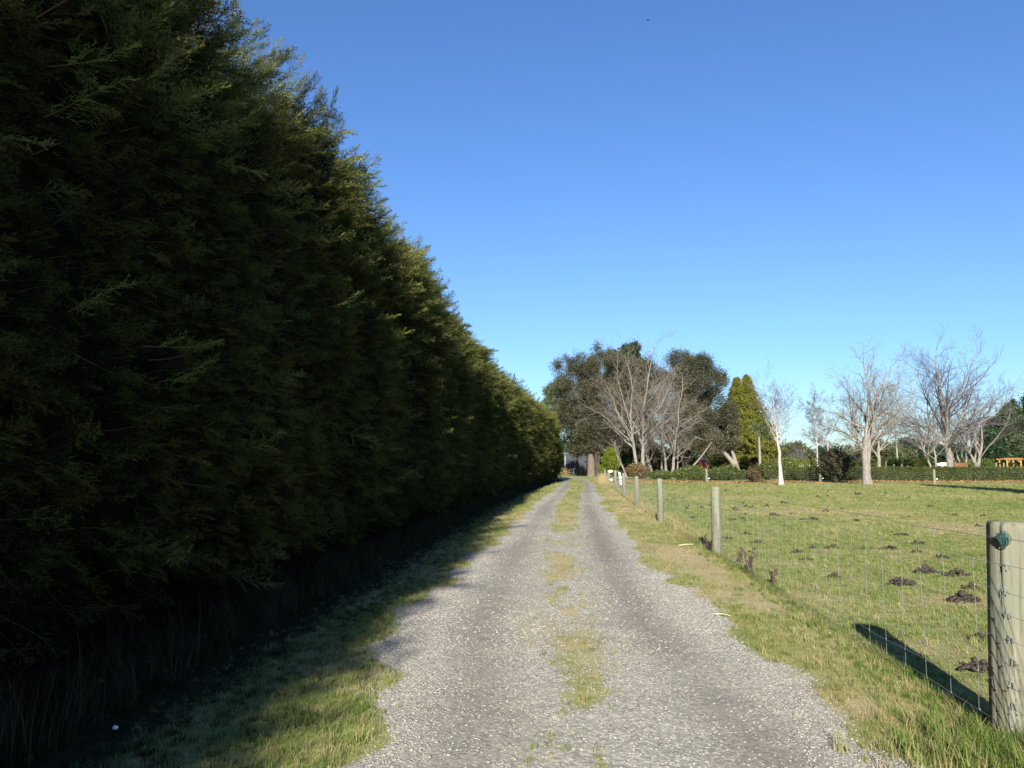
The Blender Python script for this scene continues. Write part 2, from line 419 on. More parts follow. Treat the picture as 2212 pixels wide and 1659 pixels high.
# ------------------------------------------------------------------ scatter by geometry nodes (uncountable stuff only)
def source_collection(name, meshes):
    c = bpy.data.collections.new(name)
    for i, me in enumerate(meshes):
        o = bpy.data.objects.new('%s_%02d' % (name, i), me); c.objects.link(o)
    return c
def scatter(name, pts, rot, scl, idx, coll, parent=None):
    me = bpy.data.meshes.new(name)
    n = len(pts)
    me.vertices.add(n); me.vertices.foreach_set('co', np.asarray(pts, np.float32).ravel())
    a = me.attributes.new('rot', 'FLOAT_VECTOR', 'POINT'); a.data.foreach_set('vector', np.asarray(rot, np.float32).ravel())
    a = me.attributes.new('scl', 'FLOAT', 'POINT'); a.data.foreach_set('value', np.asarray(scl, np.float32))
    a = me.attributes.new('idx', 'INT', 'POINT'); a.data.foreach_set('value', np.asarray(idx, np.int32))
    o = link(name, me, parent)
    ng = bpy.data.node_groups.new(name + '_nodes', 'GeometryNodeTree')
    ng.interface.new_socket('Geometry', in_out='INPUT', socket_type='NodeSocketGeometry')
    ng.interface.new_socket('Geometry', in_out='OUTPUT', socket_type='NodeSocketGeometry')
    gi = ng.nodes.new('NodeGroupInput'); go = ng.nodes.new('NodeGroupOutput')
    ci = ng.nodes.new('GeometryNodeCollectionInfo'); ci.inputs['Collection'].default_value = coll
    ci.inputs['Separate Children'].default_value = True; ci.inputs['Reset Children'].default_value = True
    ip = ng.nodes.new('GeometryNodeInstanceOnPoints'); ip.inputs['Pick Instance'].default_value = True
    def attr(nm, dt):
        x = ng.nodes.new('GeometryNodeInputNamedAttribute'); x.data_type = dt; x.inputs['Name'].default_value = nm
        return next(s for s in x.outputs if s.enabled and s.name == 'Attribute')
    e = ng.nodes.new('FunctionNodeEulerToRotation')
    L = ng.links.new
    L(gi.outputs[0], ip.inputs['Points']); L(ci.outputs[0], ip.inputs['Instance'])
    L(attr('idx', 'INT'), ip.inputs['Instance Index'])
    L(attr('rot', 'FLOAT_VECTOR'), e.inputs[0]); L(e.outputs[0], ip.inputs['Rotation'])
    L(attr('scl', 'FLOAT'), ip.inputs['Scale'])
    L(ip.outputs[0], go.inputs[0])
    md = o.modifiers.new('scatter', 'NODES'); md.node_group = ng
    return o

# ================================================================== SETTING
# ---- road centre line and cover
RC_Y = np.array([-30, -5, 4, 8, 13.3, 20, 29.5, 45, 60, 75, 88, 100, 110, 118, 124, 128])
RC_X = np.array([-1.6, 0.3, 0.57, 0.52, 0.86, 1.43, 2.22, 3.75, 5.25, 6.5, 7.35, 7.5, 6.6, 3.8, -0.6, -6.0])
HB_Y = np.array([-42, -14, 0, 9, 26, 44, 60, 75, 90]); HB_X = np.array([-5.2, -3.65, -2.95, -2.3, -1.25, 0.40, 2.3, 4.3, 6.0])  # unseen stretch behind the camera set closer, for its shadow ahead
def road_x(y):
    return np.interp(y, RC_Y, RC_X)
def smooth_line(xs, ys, q):
    v = np.interp(q, xs, ys)
    for k in (1.5, 3.0):
        v = (np.interp(q - k, xs, ys) + np.interp(q + k, xs, ys) + 2 * v) / 4 if k == 1.5 else v
    return v
def cover_at(x, y):
    """0 = turf, 1 = gravel"""
    x = np.asarray(x, float); y = np.asarray(y, float)
    s = x - road_x(y)
    hw = 1.53 - 0.10 * sstep(8, 14, y) + 0.34 * (fbm(y * 0.45, (x > road_x(y)) * 7 + 3.3, 3, 5) - 0.5) * 2 + 0.26 * (fbm(x * 2.4, y * 1.6, 2, 9) - 0.5) * 2
    edge = sstep(0.14, -0.14, np.abs(s) - hw)
    far = sstep(45, 75, y)
    mid = sstep(8, 26, y)
    cw = 0.26 + 0.14 * mid + 0.26 * far
    patch = fbm(x * 2.2, y * 1.1, 3, 21)
    need = 0.60 - 0.20 * mid - 0.4 * far          # how strong the patch noise must be to grow grass
    centre = (0.62 + 0.38 * sstep(14, 40, y)) * sstep(cw + 0.25, cw - 0.2, np.abs(s)) * sstep(need - 0.16, need + 0.08, patch + 0.12)
    c = edge * (1 - centre)
    gone = sstep(86, 96, y)                        # wheel tracks thin out before the bend
    return c * (1 - 0.45 * gone)
def rut_at(x, y):
    s = x - road_x(y)
    return np.exp(-((np.abs(s) - 0.80) / 0.30) ** 2) * (0.35 + 0.75 * fbm(y * 0.35, (s > 0) * 9 + 8.0, 3, 3)) * np.where(s > 0, 1.0, 0.8)
def height_at(x, y):
    x = np.asarray(x, float); y = np.asarray(y, float)
    s = x - road_x(y)
    near = sstep(3.2, 1.7, np.abs(s))
    return (0.012 * (fbm(x * 3, y * 3, 3, 2) - 0.5) * 2 - 0.018 * rut_at(x, y)) * near

def dry_at(x, y):
    s = x - road_x(y)
    d = np.exp(-((s - 2.25) / 0.75) ** 2) * sstep(7, 12, y) * sstep(60, 35, y) * sstep(0.30, 0.62, fbm(x * 0.9, y * 0.45, 3, 91))
    e = 0.5 * sstep(0.52, 0.70, fbm(x * 0.35, y * 0.22, 3, 95)) + 0.9 * sstep(0.55, 0.72, fbm(x * 1.1, y * 0.8, 3, 97)) * sstep(16, 4, y)
    e = e + 0.75 * np.exp(-(s / 0.4) ** 2) * sstep(50, 25, y) * sstep(0.25, 0.6, fbm(x * 1.6, y * 0.9, 3, 99))
    return np.clip(d + e, 0, 1)
def duff_at(x, y):  # mask of the painted shade: strongest at the hedge foot, fading outwards
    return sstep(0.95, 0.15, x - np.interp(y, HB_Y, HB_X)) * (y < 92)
def build_ground():
    # one sheet to the horizon, its cells growing with distance
    def axis(lo, hi, fine0, fine1, step):
        a = list(np.arange(fine0, fine1 + 1e-6, step)); k = step
        while a[-1] < hi: k *= 1.25; a.append(a[-1] + k)
        k = step
        while a[0] > lo: k *= 1.25; a.insert(0, a[0] - k)
        return np.array(a)
    xs = axis(-1500, 1500, -12, 50, 0.5); ys = axis(-300, 2500, -6, 90, 0.5)
    X, Y = np.meshgrid(xs, ys)
    s = np.abs(X - road_x(Y))
    Z = -0.03 * sstep(3.4, 2.2, s) * (Y < 130) + 0.05 * (fbm(X * 0.35, Y * 0.35, 3, 4) - 0.5) * sstep(2.6, 5, s)
    # a low step where the paddock turf meets the verge, along the fence
    V = np.stack([X, Y, Z], -1).reshape(-1, 3)
    n, k = X.shape
    i = np.arange(n * k).reshape(n, k)
    F = np.stack([i[:-1, :-1], i[:-1, 1:], i[1:, 1:], i[1:, :-1]], -1).reshape(-1, 4)
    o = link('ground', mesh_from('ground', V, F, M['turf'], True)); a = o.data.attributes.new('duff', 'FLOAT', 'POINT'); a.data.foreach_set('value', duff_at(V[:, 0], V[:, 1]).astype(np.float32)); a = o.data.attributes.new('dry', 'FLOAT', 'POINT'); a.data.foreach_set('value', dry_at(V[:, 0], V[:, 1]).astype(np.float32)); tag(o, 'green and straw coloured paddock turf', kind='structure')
    # road strip
    g = []
    def strip(y0, y1, dy, w, ds, z):
        yy = np.arange(y0, y1 + 1e-6, dy); ss = np.arange(-w, w + 1e-6, ds)
        S, Yg = np.meshgrid(ss, yy)
        Xg = S + road_x(Yg)
        Zg = z + height_at(Xg, Yg) - 0.032 * sstep(w - 0.5, w, np.abs(S))
        return np.stack([Xg, Yg, Zg], -1)
    Vs, Fs, base = [], [], 0
    for (y0, y1, dy, ds) in ((-12, 3.5, 0.5, 0.2), (3.5, 13, 0.05, 0.05), (13, 40, 0.15, 0.1), (40, 128, 0.5, 0.14)):
        P = strip(y0, y1, dy, 2.8, ds, 0.004); n, k, _ = P.shape
        i = np.arange(n * k).reshape(n, k) + base
        Fs.append(np.stack([i[:-1, :-1], i[:-1, 1:], i[1:, 1:], i[1:, :-1]], -1).reshape(-1, 4)); Vs.append(P.reshape(-1, 3)); base += n * k
    V = np.concatenate(Vs)
    me = mesh_from('gravel_road', V, np.concatenate(Fs), M['road'], True)
    a = me.attributes.new('cover', 'FLOAT', 'POINT'); a.data.foreach_set('value', cover_at(V[:, 0], V[:, 1]).astype(np.float32))
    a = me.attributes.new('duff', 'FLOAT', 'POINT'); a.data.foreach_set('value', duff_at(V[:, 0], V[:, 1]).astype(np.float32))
    a = me.attributes.new('dry', 'FLOAT', 'POINT'); a.data.foreach_set('value', dry_at(V[:, 0], V[:, 1]).astype(np.float32))
    a = me.attributes.new('rut', 'FLOAT', 'POINT'); a.data.foreach_set('value', rut_at(V[:, 0], V[:, 1]).astype(np.float32))
    tag(link('gravel_road', me), 'grey gravel farm track with two wheel ruts', kind='structure')
build_ground()

# ---- loose stones
def build_stones():
    src = []
    for k in range(10):
        g = Geo(); blob(g, (0, 0, 0), (1, 0.75, 0.42), k + 3, 1, 0.35)
        src.append(g.mesh('stone', M['stone'][(0, 0, 1, 0, 2, 1, 0, 3, 0, 1)[k]]))
    c = source_collection('loose_stone', src)
    rng = np.random.default_rng(11)
    out = []
    for (y0, y1, n, s0, s1) in ((3.3, 6.5, 95000, 0.0030, 0.0125), (6.5, 11, 60000, 0.005, 0.017), (11, 22, 30000, 0.008, 0.018), (22, 45, 12000, 0.014, 0.028)):
        y = rng.uniform(y0, y1, n); s = rng.uniform(-1.9, 1.9, n); x = s + road_x(y)
        cov = cover_at(x, y); rut = rut_at(x, y)
        loose = fbm(x * 1.1, y * 0.8, 3, 31)
        keep = rng.random(n) < cov * (1 - 0.85 * np.clip(rut * 1.2, 0, 1)) * np.clip(0.25 + 1.3 * (loose - 0.3) + 0.5 * sstep(0.9, 1.5, np.abs(s)), 0.08, 1)
        x, y = x[keep], y[keep]
        sz = s0 + (s1 - s0) * rng.random(len(x)) ** 3
        out.append(np.stack([x, y, height_at(x, y) + 0.004 + sz * 0.12, sz], 1))
    A = np.concatenate(out); n = len(A)
    rot = np.stack([rng.uniform(-0.5, 0.5, n), rng.uniform(-0.5, 0.5, n), rng.uniform(0, 6.28, n)], 1)
    o = scatter('loose_gravel', A[:, :3], rot, A[:, 3], rng.integers(0, 10, n), c)
    tag(o, 'loose grey gravel stones lying over the farm track', 'gravel', kind='stuff')
build_stones()

# ---- grass
def tuft(n, h, spread, lean, wid, mat, seed, segs=2):
    rng = np.random.default_rng(seed)
    V, F, b = [], [], 0
    for k in range(n):
        a = rng.uniform(0, 6.28); r = spread * math.sqrt(rng.random()); x0, y0 = r * math.cos(a), r * math.sin(a)
        th = rng.uniform(0, 6.28); ln = lean * rng.uniform(0.2, 1.3); hh = h * rng.uniform(0.5, 1.25)
        dx, dy = math.cos(th), math.sin(th); px, py = -dy, dx
        ww = wid * rng.uniform(0.7, 1.3)
        pts = []
        for j in range(segs + 1):
            t = j / segs
            off = ln * hh * t ** 1.7
            pts.append((x0 + dx * off, y0 + dy * off, hh * (t - 0.25 * ln * t * t), ww * (1 - t)))
        for j, (x, y, z, q) in enumerate(pts):
            if j < segs:
                V += [(x - px * q, y - py * q, z), (x + px * q, y + py * q, z)]
            else: V.append((x, y, z))
        for j in range(segs - 1):
            i = b + 2 * j; F += [(i, i + 1, i + 3), (i, i + 3, i + 2)]
        i = b + 2 * (segs - 1); F.append((i, i + 1, i + 2))
        b += 2 * segs + 1
    return mesh_from('tuft', np.array(V), np.array(F), mat)
def fence_x(y): return 2.395 + 0.0925 * np.asarray(y, float)
def hedge_x(y): return np.interp(y, HB_Y, HB_X)

def build_grass():
    B, S, Wd = M['blade'], M['straw'], M['weed']
    src = [tuft(26, 0.045, 0.07, 0.9, 0.0026, B, 1), tuft(22, 0.055, 0.06, 1.1, 0.0028, B, 2), tuft(30, 0.035, 0.09, 1.2, 0.0026, B, 3),
           tuft(18, 0.075, 0.05, 0.8, 0.0030, B, 4), tuft(14, 0.040, 0.08, 1.6, 0.0024, S, 5), tuft(12, 0.055, 0.06, 1.5, 0.0022, S, 6),
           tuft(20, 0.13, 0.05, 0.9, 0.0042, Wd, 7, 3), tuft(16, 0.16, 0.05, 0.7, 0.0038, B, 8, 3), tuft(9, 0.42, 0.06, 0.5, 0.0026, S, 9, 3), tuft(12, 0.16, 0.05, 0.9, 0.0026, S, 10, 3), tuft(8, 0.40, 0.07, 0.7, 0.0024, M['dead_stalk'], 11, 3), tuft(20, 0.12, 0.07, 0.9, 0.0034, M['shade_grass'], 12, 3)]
    c = source_collection('grass_tuft', src)
    rng = np.random.default_rng(5)
    X, Y, SC, ID = [], [], [], []
    def put(x, y, s, i):
        X.append(x); Y.append(y); SC.append(s); ID.append(i)
    def visible(x, y): return (np.abs(x) < 0.72 * y + 0.8)
    # short turf in bands of distance
    for (y0, y1, dens, s0) in ((3.2, 6, 400, 0.75), (6, 10, 270, 0.85), (10, 17, 150, 1.0), (17, 30, 66, 1.3), (30, 50, 28, 1.7), (50, 74, 13, 2.2)):
        xa, xb = -6, 0.72 * y1 + 1
        n = int(dens * (y1 - y0) * (xb - xa))
        x = rng.uniform(xa, xb, n); y = rng.uniform(y0, y1, n)
        ok = visible(x, y) & (x > hedge_x(y) + rng.uniform(0.3, 0.9, n))
        x, y = x[ok], y[ok]
        cov = cover_at(x, y)
        onroad = np.abs(x - road_x(y)) < 1.35
        p = (1 - cov) * np.where(onroad, np.where(y < 15, 0.35, 0.7), 1.0)
        # bare or cropped patches where the straw shows
        p *= 0.45 + 0.9 * fbm(x * 0.8, y * 0.8, 3, 77)
        ok = rng.random(len(x)) < p
        x, y = x[ok], y[ok]; n = len(x)
        dry = fbm(x * 0.5, y * 0.25, 3, 41) + 0.25 * np.exp(-((x - road_x(y) - 2.3) / 0.6) ** 2) * sstep(8, 14, y)
        isdry = rng.random(n) < np.clip(sstep(0.45, 0.75, dry) * 0.6 + dry_at(x, y) * 0.9, 0, 0.95)
        i = np.where(isdry, rng.integers(4, 6, n), rng.choice([0, 1, 2, 2, 3], n))
        put(x, y, s0 * rng.uniform(0.6, 1.25, n), i)
    # long grass: fence line, road edges, round the strainer post, under the tall hedge
    def band(fx, sd, y0, y1, n, s, ids, power=1.0):
        y = y0 + (y1 - y0) * rng.random(n) ** power
        x = fx(y) + rng.normal(0, sd, n)
        keep = (cover_at(x, y) < 0.5)
        x, y = x[keep], y[keep]; m = len(x)
        put(x, y, s * rng.uniform(0.6, 1.2, m), rng.choice(ids, m))
    band(lambda y: fence_x(y) - 0.05, 0.13, 3.3, 20, 1500, 0.55, [6, 7, 7, 9, 3], 1.6)
    band(lambda y: fence_x(y) - 0.05, 0.18, 16, 66, 900, 1.0, [7, 9, 9, 3, 8], 1.4)
    band(lambda y: road_x(y) + 1.75, 0.2, 3.3, 9, 650, 0.42, [7, 3, 9, 3], 1.3)
    band(lambda y: road_x(y) - 1.65, 0.2, 3.3, 12, 900, 0.48, [7, 3, 9, 3], 1.3)
    y = 4 + 36 * rng.random(5200) ** 1.2; x = road_x(y) + rng.normal(0, 0.26, 5200)
    ok = fbm(x * 2.0, y * 1.0, 3, 23) > 0.50; x, y = x[ok], y[ok]
    put(x, y, rng.uniform(0.3, 0.75, len(x)), rng.choice([2, 3, 4, 5, 0, 4], len(x)))
    for (cx, cy, sd, n, ids) in ((2.72, 4.25, 0.20, 190, [6, 7, 9]), (2.4, 4.05, 0.22, 110, [7, 9, 3]), (3.05, 4.1, 0.2, 90, [6, 7]), (fence_x(13.3) - .1, 13.2, 0.15, 50, [9, 7, 9])):
        x = rng.normal(cx, sd, n); y = rng.normal(cy, sd, n); put(x, y, rng.uniform(0.5, 1.0, n), rng.choice(ids, n))
    # dead stalks and rank grass, coloured darker to deepen the hedge shade
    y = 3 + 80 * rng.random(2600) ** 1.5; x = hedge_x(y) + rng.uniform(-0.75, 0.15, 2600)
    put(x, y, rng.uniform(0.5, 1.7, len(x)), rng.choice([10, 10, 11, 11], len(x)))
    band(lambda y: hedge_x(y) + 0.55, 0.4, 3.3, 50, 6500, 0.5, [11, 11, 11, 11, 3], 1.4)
    # tan rank grass at the far end of the roadside fence
    y = rng.uniform(60, 80, 500); x = fence_x(y) + rng.normal(-0.2, 0.25, 500); put(x, y, rng.uniform(1.5, 2.6, 500), rng.choice([8, 9], 500))
    x = np.concatenate(X); y = np.concatenate(Y); sc = np.concatenate(SC); i = np.concatenate(ID); n = len(x)
    z = np.where(np.abs(x - road_x(y)) < 2.8, 0.0, 0.0) + height_at(x, y)
    s = np.abs(x - road_x(y))
    zg = -0.03 * sstep(3.4, 2.2, s) + 0.05 * (fbm(x * 0.35, y * 0.35, 3, 4) - 0.5) * sstep(2.6, 5, s)
    zr = 0.004 + height_at(x, y) - 0.032 * sstep(2.3, 2.8, s)
    z = np.where(s < 2.8, np.maximum(zr, zg), zg) - 0.004
    rot = np.stack([rng.uniform(-0.12, 0.12, n), rng.uniform(-0.12, 0.12, n), rng.uniform(0, 6.28, n)], 1)
    tag(scatter('grass', np.stack([x, y, z], 1), rot, sc, i, c), 'short paddock and verge grass with straw patches', 'grass', kind='stuff')
    print('grass tufts', n)
build_grass()

# ---- fallen leaves under the low hedge
def build_litter():
    rng = np.random.default_rng(15)
    src = []
    for k in range(3):
        V = np.array([(-.09, 0, .01), (0, -.05, .03 * k), (.1, 0, .02), (0, .055, .035)]); src.append(mesh_from('leaf', V, np.array([(0, 1, 2), (0, 2, 3)]), M['litter']))
    c = source_collection('fallen_leaf', src)
    n = 11000
    x = rng.uniform(9, 56, n); y = 68 + 9.5 * rng.random(n) ** 0.8
    y = np.where(x > 34, y + 1.5, y)
    keep = rng.random(n) < np.clip(2.6 * (fbm(x * 0.4, y * 0.7, 3, 61) - 0.30), 0.05, 1)
    x, y = x[keep], y[keep]; n = len(x)
    rot = np.stack([rng.uniform(-.7, .7, n), rng.uniform(-.7, .7, n), rng.uniform(0, 6.28, n)], 1)
    z = 0.05 * (fbm(x * 0.35, y * 0.35, 3, 4) - 0.5) + 0.02
    tag(scatter('fallen_leaves', np.stack([x, y, z], 1), rot, rng.uniform(0.7, 2.0, n), rng.integers(0, 3, n), c), 'orange brown fallen leaves along the foot of the low hedge', 'leaves', kind='stuff')
build_litter()

# ================================================================== TALL HEDGE
def hedge_profile(z):
    """how far the face stands back from the foot line, by height"""
    return np.interp(z, [0, 0.5, 1.1, 1.8, 4.0, 6.2, 6.9, 7.3, 7.5], [0.75, 0.55, 0.15, 0.0, 0.25, 0.62, 0.95, 1.5, 2.3])
def hedge_bulge(y, z):
    return (0.55 * (fbm(y * 0.30, z * 0.16 + 5, 2, 51) - 0.5) * 2 + 0.28 * (fbm(y * 0.9, z * 0.55, 3, 57) - 0.5) * 2 + 0.12 * (fbm(y * 2.2, z * 1.6, 2, 63) - 0.5) * 2)
def hedge_top(y): return 7.5 + 1.5 * sstep(4, -3, y) - 0.55 * sstep(11, 24, y) * sstep(75, 55, y) + 0.45 * (fbm(y * 0.4, y * 0 + 1, 3, 71) - 0.5) * 2  # raised behind the camera, out of view, to throw a longer shadow
def hedge_face(y, z):
    zz = z * 7.5 / hedge_top(y)
    endf = sstep(90.3, 86.0, y)
    return hedge_x(y) - 0.50 * sstep(17, 8, y) * sstep(1.5, 6, z) - hedge_profile(zz) + hedge_bulge(y, z) * sstep(7.4, 6.8, zz) * 0.75 - (1 - endf) * 1.6

def spray_mesh(seed, L=0.46, n=15, mat=None, stem=None, droop=0.10, bushy=1.0):
    """a flat-ish cypress spray along +x: woody stem, side shoots, short scale-leaf twiglets"""
    rng = np.random.default_rng(seed)
    g = Geo()
    t = np.linspace(0, 1, 7)
    cx = t * L; cz = -droop * L * t ** 2 + 0.05 * L * np.sin(t * 3 + seed); cy = 0.06 * L * np.sin(t * 4 + seed * 2)
    stemP = np.stack([cx, cy, cz], 1)
    tubes(g, stemP, np.linspace(0.0042, 0.0012, 7) * (L / 0.46), 3)
    tri = []; tipf = []
    def twiglets(P0, D, ln, m):
        for q in range(m):
            u = (q + rng.random()) / m
            p = P0 + D * ln * u
            side = np.cross(D, norm(np.array([rng.normal(0, .5), rng.normal(0, .5), 1.0])))
            d = norm(D * 0.9 + side * (1 if q % 2 else -1) * rng.uniform(0.5, 1.0) + rng.normal(0, 0.28, 3))
            l = ln * rng.uniform(0.20, 0.38) * (1.15 - 0.6 * u) + 0.010
            wv = norm(np.cross(d, rng.normal(0, 1, 3))) * rng.uniform(0.0032, 0.0052) * (L / 0.46) ** 0.5
            tri.append((p - wv, p + wv, p + d * l)); tipf.append(0 if (p[0] / L) < 0.55 else 2)
    for k in range(n):
        u = 0.08 + 0.9 * (k + rng.random() * 0.6) / n
        p = np.array([np.interp(u, t, cx), np.interp(u, t, cy), np.interp(u, t, cz)])
        for sgn in (-1, 1):
            if rng.random() < 0.12: continue
            a = rng.uniform(0.55, 0.95)
            d = norm(np.array([math.cos(a), sgn * math.sin(a), rng.normal(0.06, 0.32 * bushy)]))
            ln = L * (0.42 * (1 - u) + 0.10) * rng.uniform(0.6, 1.15)
            wv = np.array([0, 0, 1]) * 0.0018
            tri.append((p - wv, p + wv, p + d * ln)); tipf.append(0 if u < 0.55 else 2)
            twiglets(p, d, ln, 9)
    twiglets(stemP[4], norm(stemP[6] - stemP[4]), L * 0.33, 7)
    T = np.array(tri).reshape(-1, 3); nstem = sum(len(f) for f in g.F4) + sum(len(f) for f in g.F3)
    F = np.arange(len(T)).reshape(-1, 3)
    V = np.concatenate(g.V + [T]); off = g.n
    F3 = np.concatenate(g.F3 + [F + off]); F4 = np.concatenate(g.F4)
    n3s = sum(len(f) for f in g.F3)
    mi = np.concatenate([np.ones(n3s), np.array(tipf), np.ones(len(F4))])
    return mesh_from('spray', V, [F3, F4], [mat or M['hedge'], stem or M['twigbrown'], mat or M['hedge_tip']], False, mi)

hedge = thing('tall_hedge', (-2.5, 10, 0), 'towering dark conifer hedge in shade along the left of the gravel track', 'hedge')
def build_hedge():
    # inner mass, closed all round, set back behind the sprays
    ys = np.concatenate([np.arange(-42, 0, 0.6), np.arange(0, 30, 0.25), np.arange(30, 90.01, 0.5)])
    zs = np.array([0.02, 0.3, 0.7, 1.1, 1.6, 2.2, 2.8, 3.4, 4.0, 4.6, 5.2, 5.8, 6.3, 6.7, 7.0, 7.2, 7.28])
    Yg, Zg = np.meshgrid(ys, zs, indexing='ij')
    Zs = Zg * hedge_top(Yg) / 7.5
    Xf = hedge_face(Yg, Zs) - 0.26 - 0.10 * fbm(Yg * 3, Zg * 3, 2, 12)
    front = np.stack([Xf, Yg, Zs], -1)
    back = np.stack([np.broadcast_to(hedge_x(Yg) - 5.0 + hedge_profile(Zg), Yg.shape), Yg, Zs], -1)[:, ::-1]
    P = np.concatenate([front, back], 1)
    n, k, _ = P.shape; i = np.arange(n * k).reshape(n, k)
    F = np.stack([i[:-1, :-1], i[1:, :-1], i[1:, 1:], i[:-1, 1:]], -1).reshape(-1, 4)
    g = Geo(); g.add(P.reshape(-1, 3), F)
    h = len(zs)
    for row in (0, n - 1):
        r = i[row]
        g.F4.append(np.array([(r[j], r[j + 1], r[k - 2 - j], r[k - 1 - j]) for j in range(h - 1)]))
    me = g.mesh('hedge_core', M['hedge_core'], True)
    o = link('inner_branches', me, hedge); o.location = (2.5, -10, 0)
    # sprays
    rng = np.random.default_rng(3)
    src = [spray_mesh(s, bushy=1.0 + 0.5 * (s % 2)) for s in range(8)] + [spray_mesh(30 + s, 0.62, 17, droop=0.2 - 0.3 * (s % 2), bushy=0.7) for s in range(3)] + [spray_mesh(45 + s, 0.44 + 0.1 * (s % 3), 15, M['sunlit_top'], M['twigbrown'], bushy=1.2) for s in range(5)]
    c = source_collection('hedge_spray', src)
    PT, RT, SC, ID = [], [], [], []
    for (y0, y1, dens, sc0) in ((-34, -2, 9, 1.5), (-2, 3, 12, 1.3), (3, 12, 82, 0.68), (12, 24, 60, 0.80), (24, 45, 34, 1.0), (45, 91, 18, 1.35)):
        n = int(dens * (y1 - y0) * 8.6)
        y = rng.uniform(y0, y1, n)
        u = rng.uniform(0, 1, n)
        # arc along the profile: face then rounded shoulder and top
        z = np.where(u < 0.80, 0.45 + u / 0.80 * 6.3, 6.75 + 0.55 * sstep(0.8, 1.0, u))
        top = u > 0.86
        zz = z * hedge_top(y) / 7.5
        x = hedge_face(y, zz)
        x = np.where(top, hedge_x(y) - 0.9 - 2.6 * ((u - 0.86) / 0.14), x)
        zz = np.where(top, hedge_top(y) * (0.95 + 0.03 * rng.random(n)), zz)
        x = x - rng.uniform(0.12, 0.46, n) * np.where(top, 0.2, 1)
        # lower edge is ragged and lifts off the ground
        lift = 0.75 + 0.5 * (fbm(y * 0.8, y * 0, 2, 81) - 0.5) * 2
        ok = zz > lift * rng.uniform(0.5, 1.0, n)
        y, zz, x, top, m = y[ok], zz[ok], x[ok], top[ok], ok.sum()
        upz = np.interp(zz, [0, 1.5, 5, 6.6, 7.4], [-0.25, -0.02, 0.12, 0.45, 1.3]) + rng.normal(0, 0.26, m)
        d = norm(np.stack([np.ones(m) * np.where(top, rng.uniform(0.2, 1.0, m), 1.0), 0.22 + rng.normal(0, 0.42, m), upz], 1))
        rz = np.arctan2(d[:, 1], d[:, 0]); ry = -np.arcsin(d[:, 2])
        rx = rng.normal(0, 0.75, m)
        PT.append(np.stack([x, y, zz], 1)); RT.append(np.stack([rx, ry, rz], 1))
        SC.append(sc0 * (0.6 + 0.9 * rng.random(m) ** 2)); 
        ids = np.where(rng.random(m) < 0.10, rng.integers(8, 11, m), rng.integers(0, 8, m))
        pb = np.clip(sstep(3.8, 7.0, zz) * 0.80 + 0.03, 0, 1) * sstep(0.30, 0.60, fbm(y * 0.9, zz * 0.9, 2, 88) + 0.06)  # share of painted sunlit sprays, rising towards the top
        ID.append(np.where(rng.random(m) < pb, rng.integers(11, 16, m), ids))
        # end face of the hedge
    n = 1100
    z = rng.uniform(0.8, 7.3, n); v = rng.random(n)
    x = hedge_x(90.0) - hedge_profile(z) - 1.4 - v * 3.0; y = 90.2 - rng.uniform(0.0, 0.3, n)
    PT.append(np.stack([x, y, z], 1)); RT.append(np.stack([rng.normal(0, .7, n), -rng.normal(0.1, .3, n), rng.normal(1.2, .5, n)], 1)); SC.append(1.6 * rng.uniform(.7, 1.2, n)); ID.append(rng.integers(0, 8, n))
    n = 420
    y = 3 + 34 * rng.random(n) ** 1.3; z = rng.uniform(4.6, 7.4, n) * hedge_top(y) / 7.5
    x = hedge_face(y, z) - 0.05
    PT.append(np.stack([x, y, z], 1)); RT.append(np.stack([rng.normal(0, .6, n), -rng.uniform(0.05, .85, n), rng.normal(0.15, .45, n)], 1)); SC.append(rng.uniform(.9, 1.35, n)); ID.append(rng.integers(8, 16, n))
    PT = np.concatenate(PT); o = scatter('foliage', PT, np.concatenate(RT), np.concatenate(SC), np.concatenate(ID), c, hedge)
    o['kind'] = 'stuff'; o.location = (2.5, -10, 0)
    print('hedge sprays', len(PT))
    # long stray shoots that reach out into the sun
    sm = [spray_mesh(60 + k, 0.95, 13, M['shoot'], M['twigbrown'], droop=0.05 - 0.25 * (k % 2), bushy=0.9) for k in range(3)]
    shoots = [(95, 140, 4.9, .75), (60, 240, 4.7, .7), (330, 215, 6.5, .55), (270, 745, 5.2, .62), (225, 820, 5.3, .5), (30, 665, 4.6, .5), (380, 970, 6.3, .5), (650, 660, 9.5, .55), (620, 670, 10.5, .5),
              (745, 690, 12, .6), (770, 730, 13, .6), (860, 770, 15, .6), (560, 450, 8.5, .5), (770, 1035, 12.5, .55), (810, 755, 14.5, .55), (790, 460, 12, .6)]
    for k, (px, py, Y, s) in enumerate(shoots):
        x, y, z = at(px, py, Y)
        x = float(hedge_face(np.array(Y), np.array(z))) + (0.12 if Y < 8 else 0.0)
        o = link('shoot', sm[k % 3], hedge); o.location = (x + 2.5, y - 10, z)
        o.rotation_euler = (RNG.normal(0.4, .5), -RNG.uniform(0.02, .35), RNG.normal(0.12, .2)); o.scale = (s * 0.95,) * 3
        o['label'] = 'yellow green shoot reaching out of the dark hedge'
build_hedge()

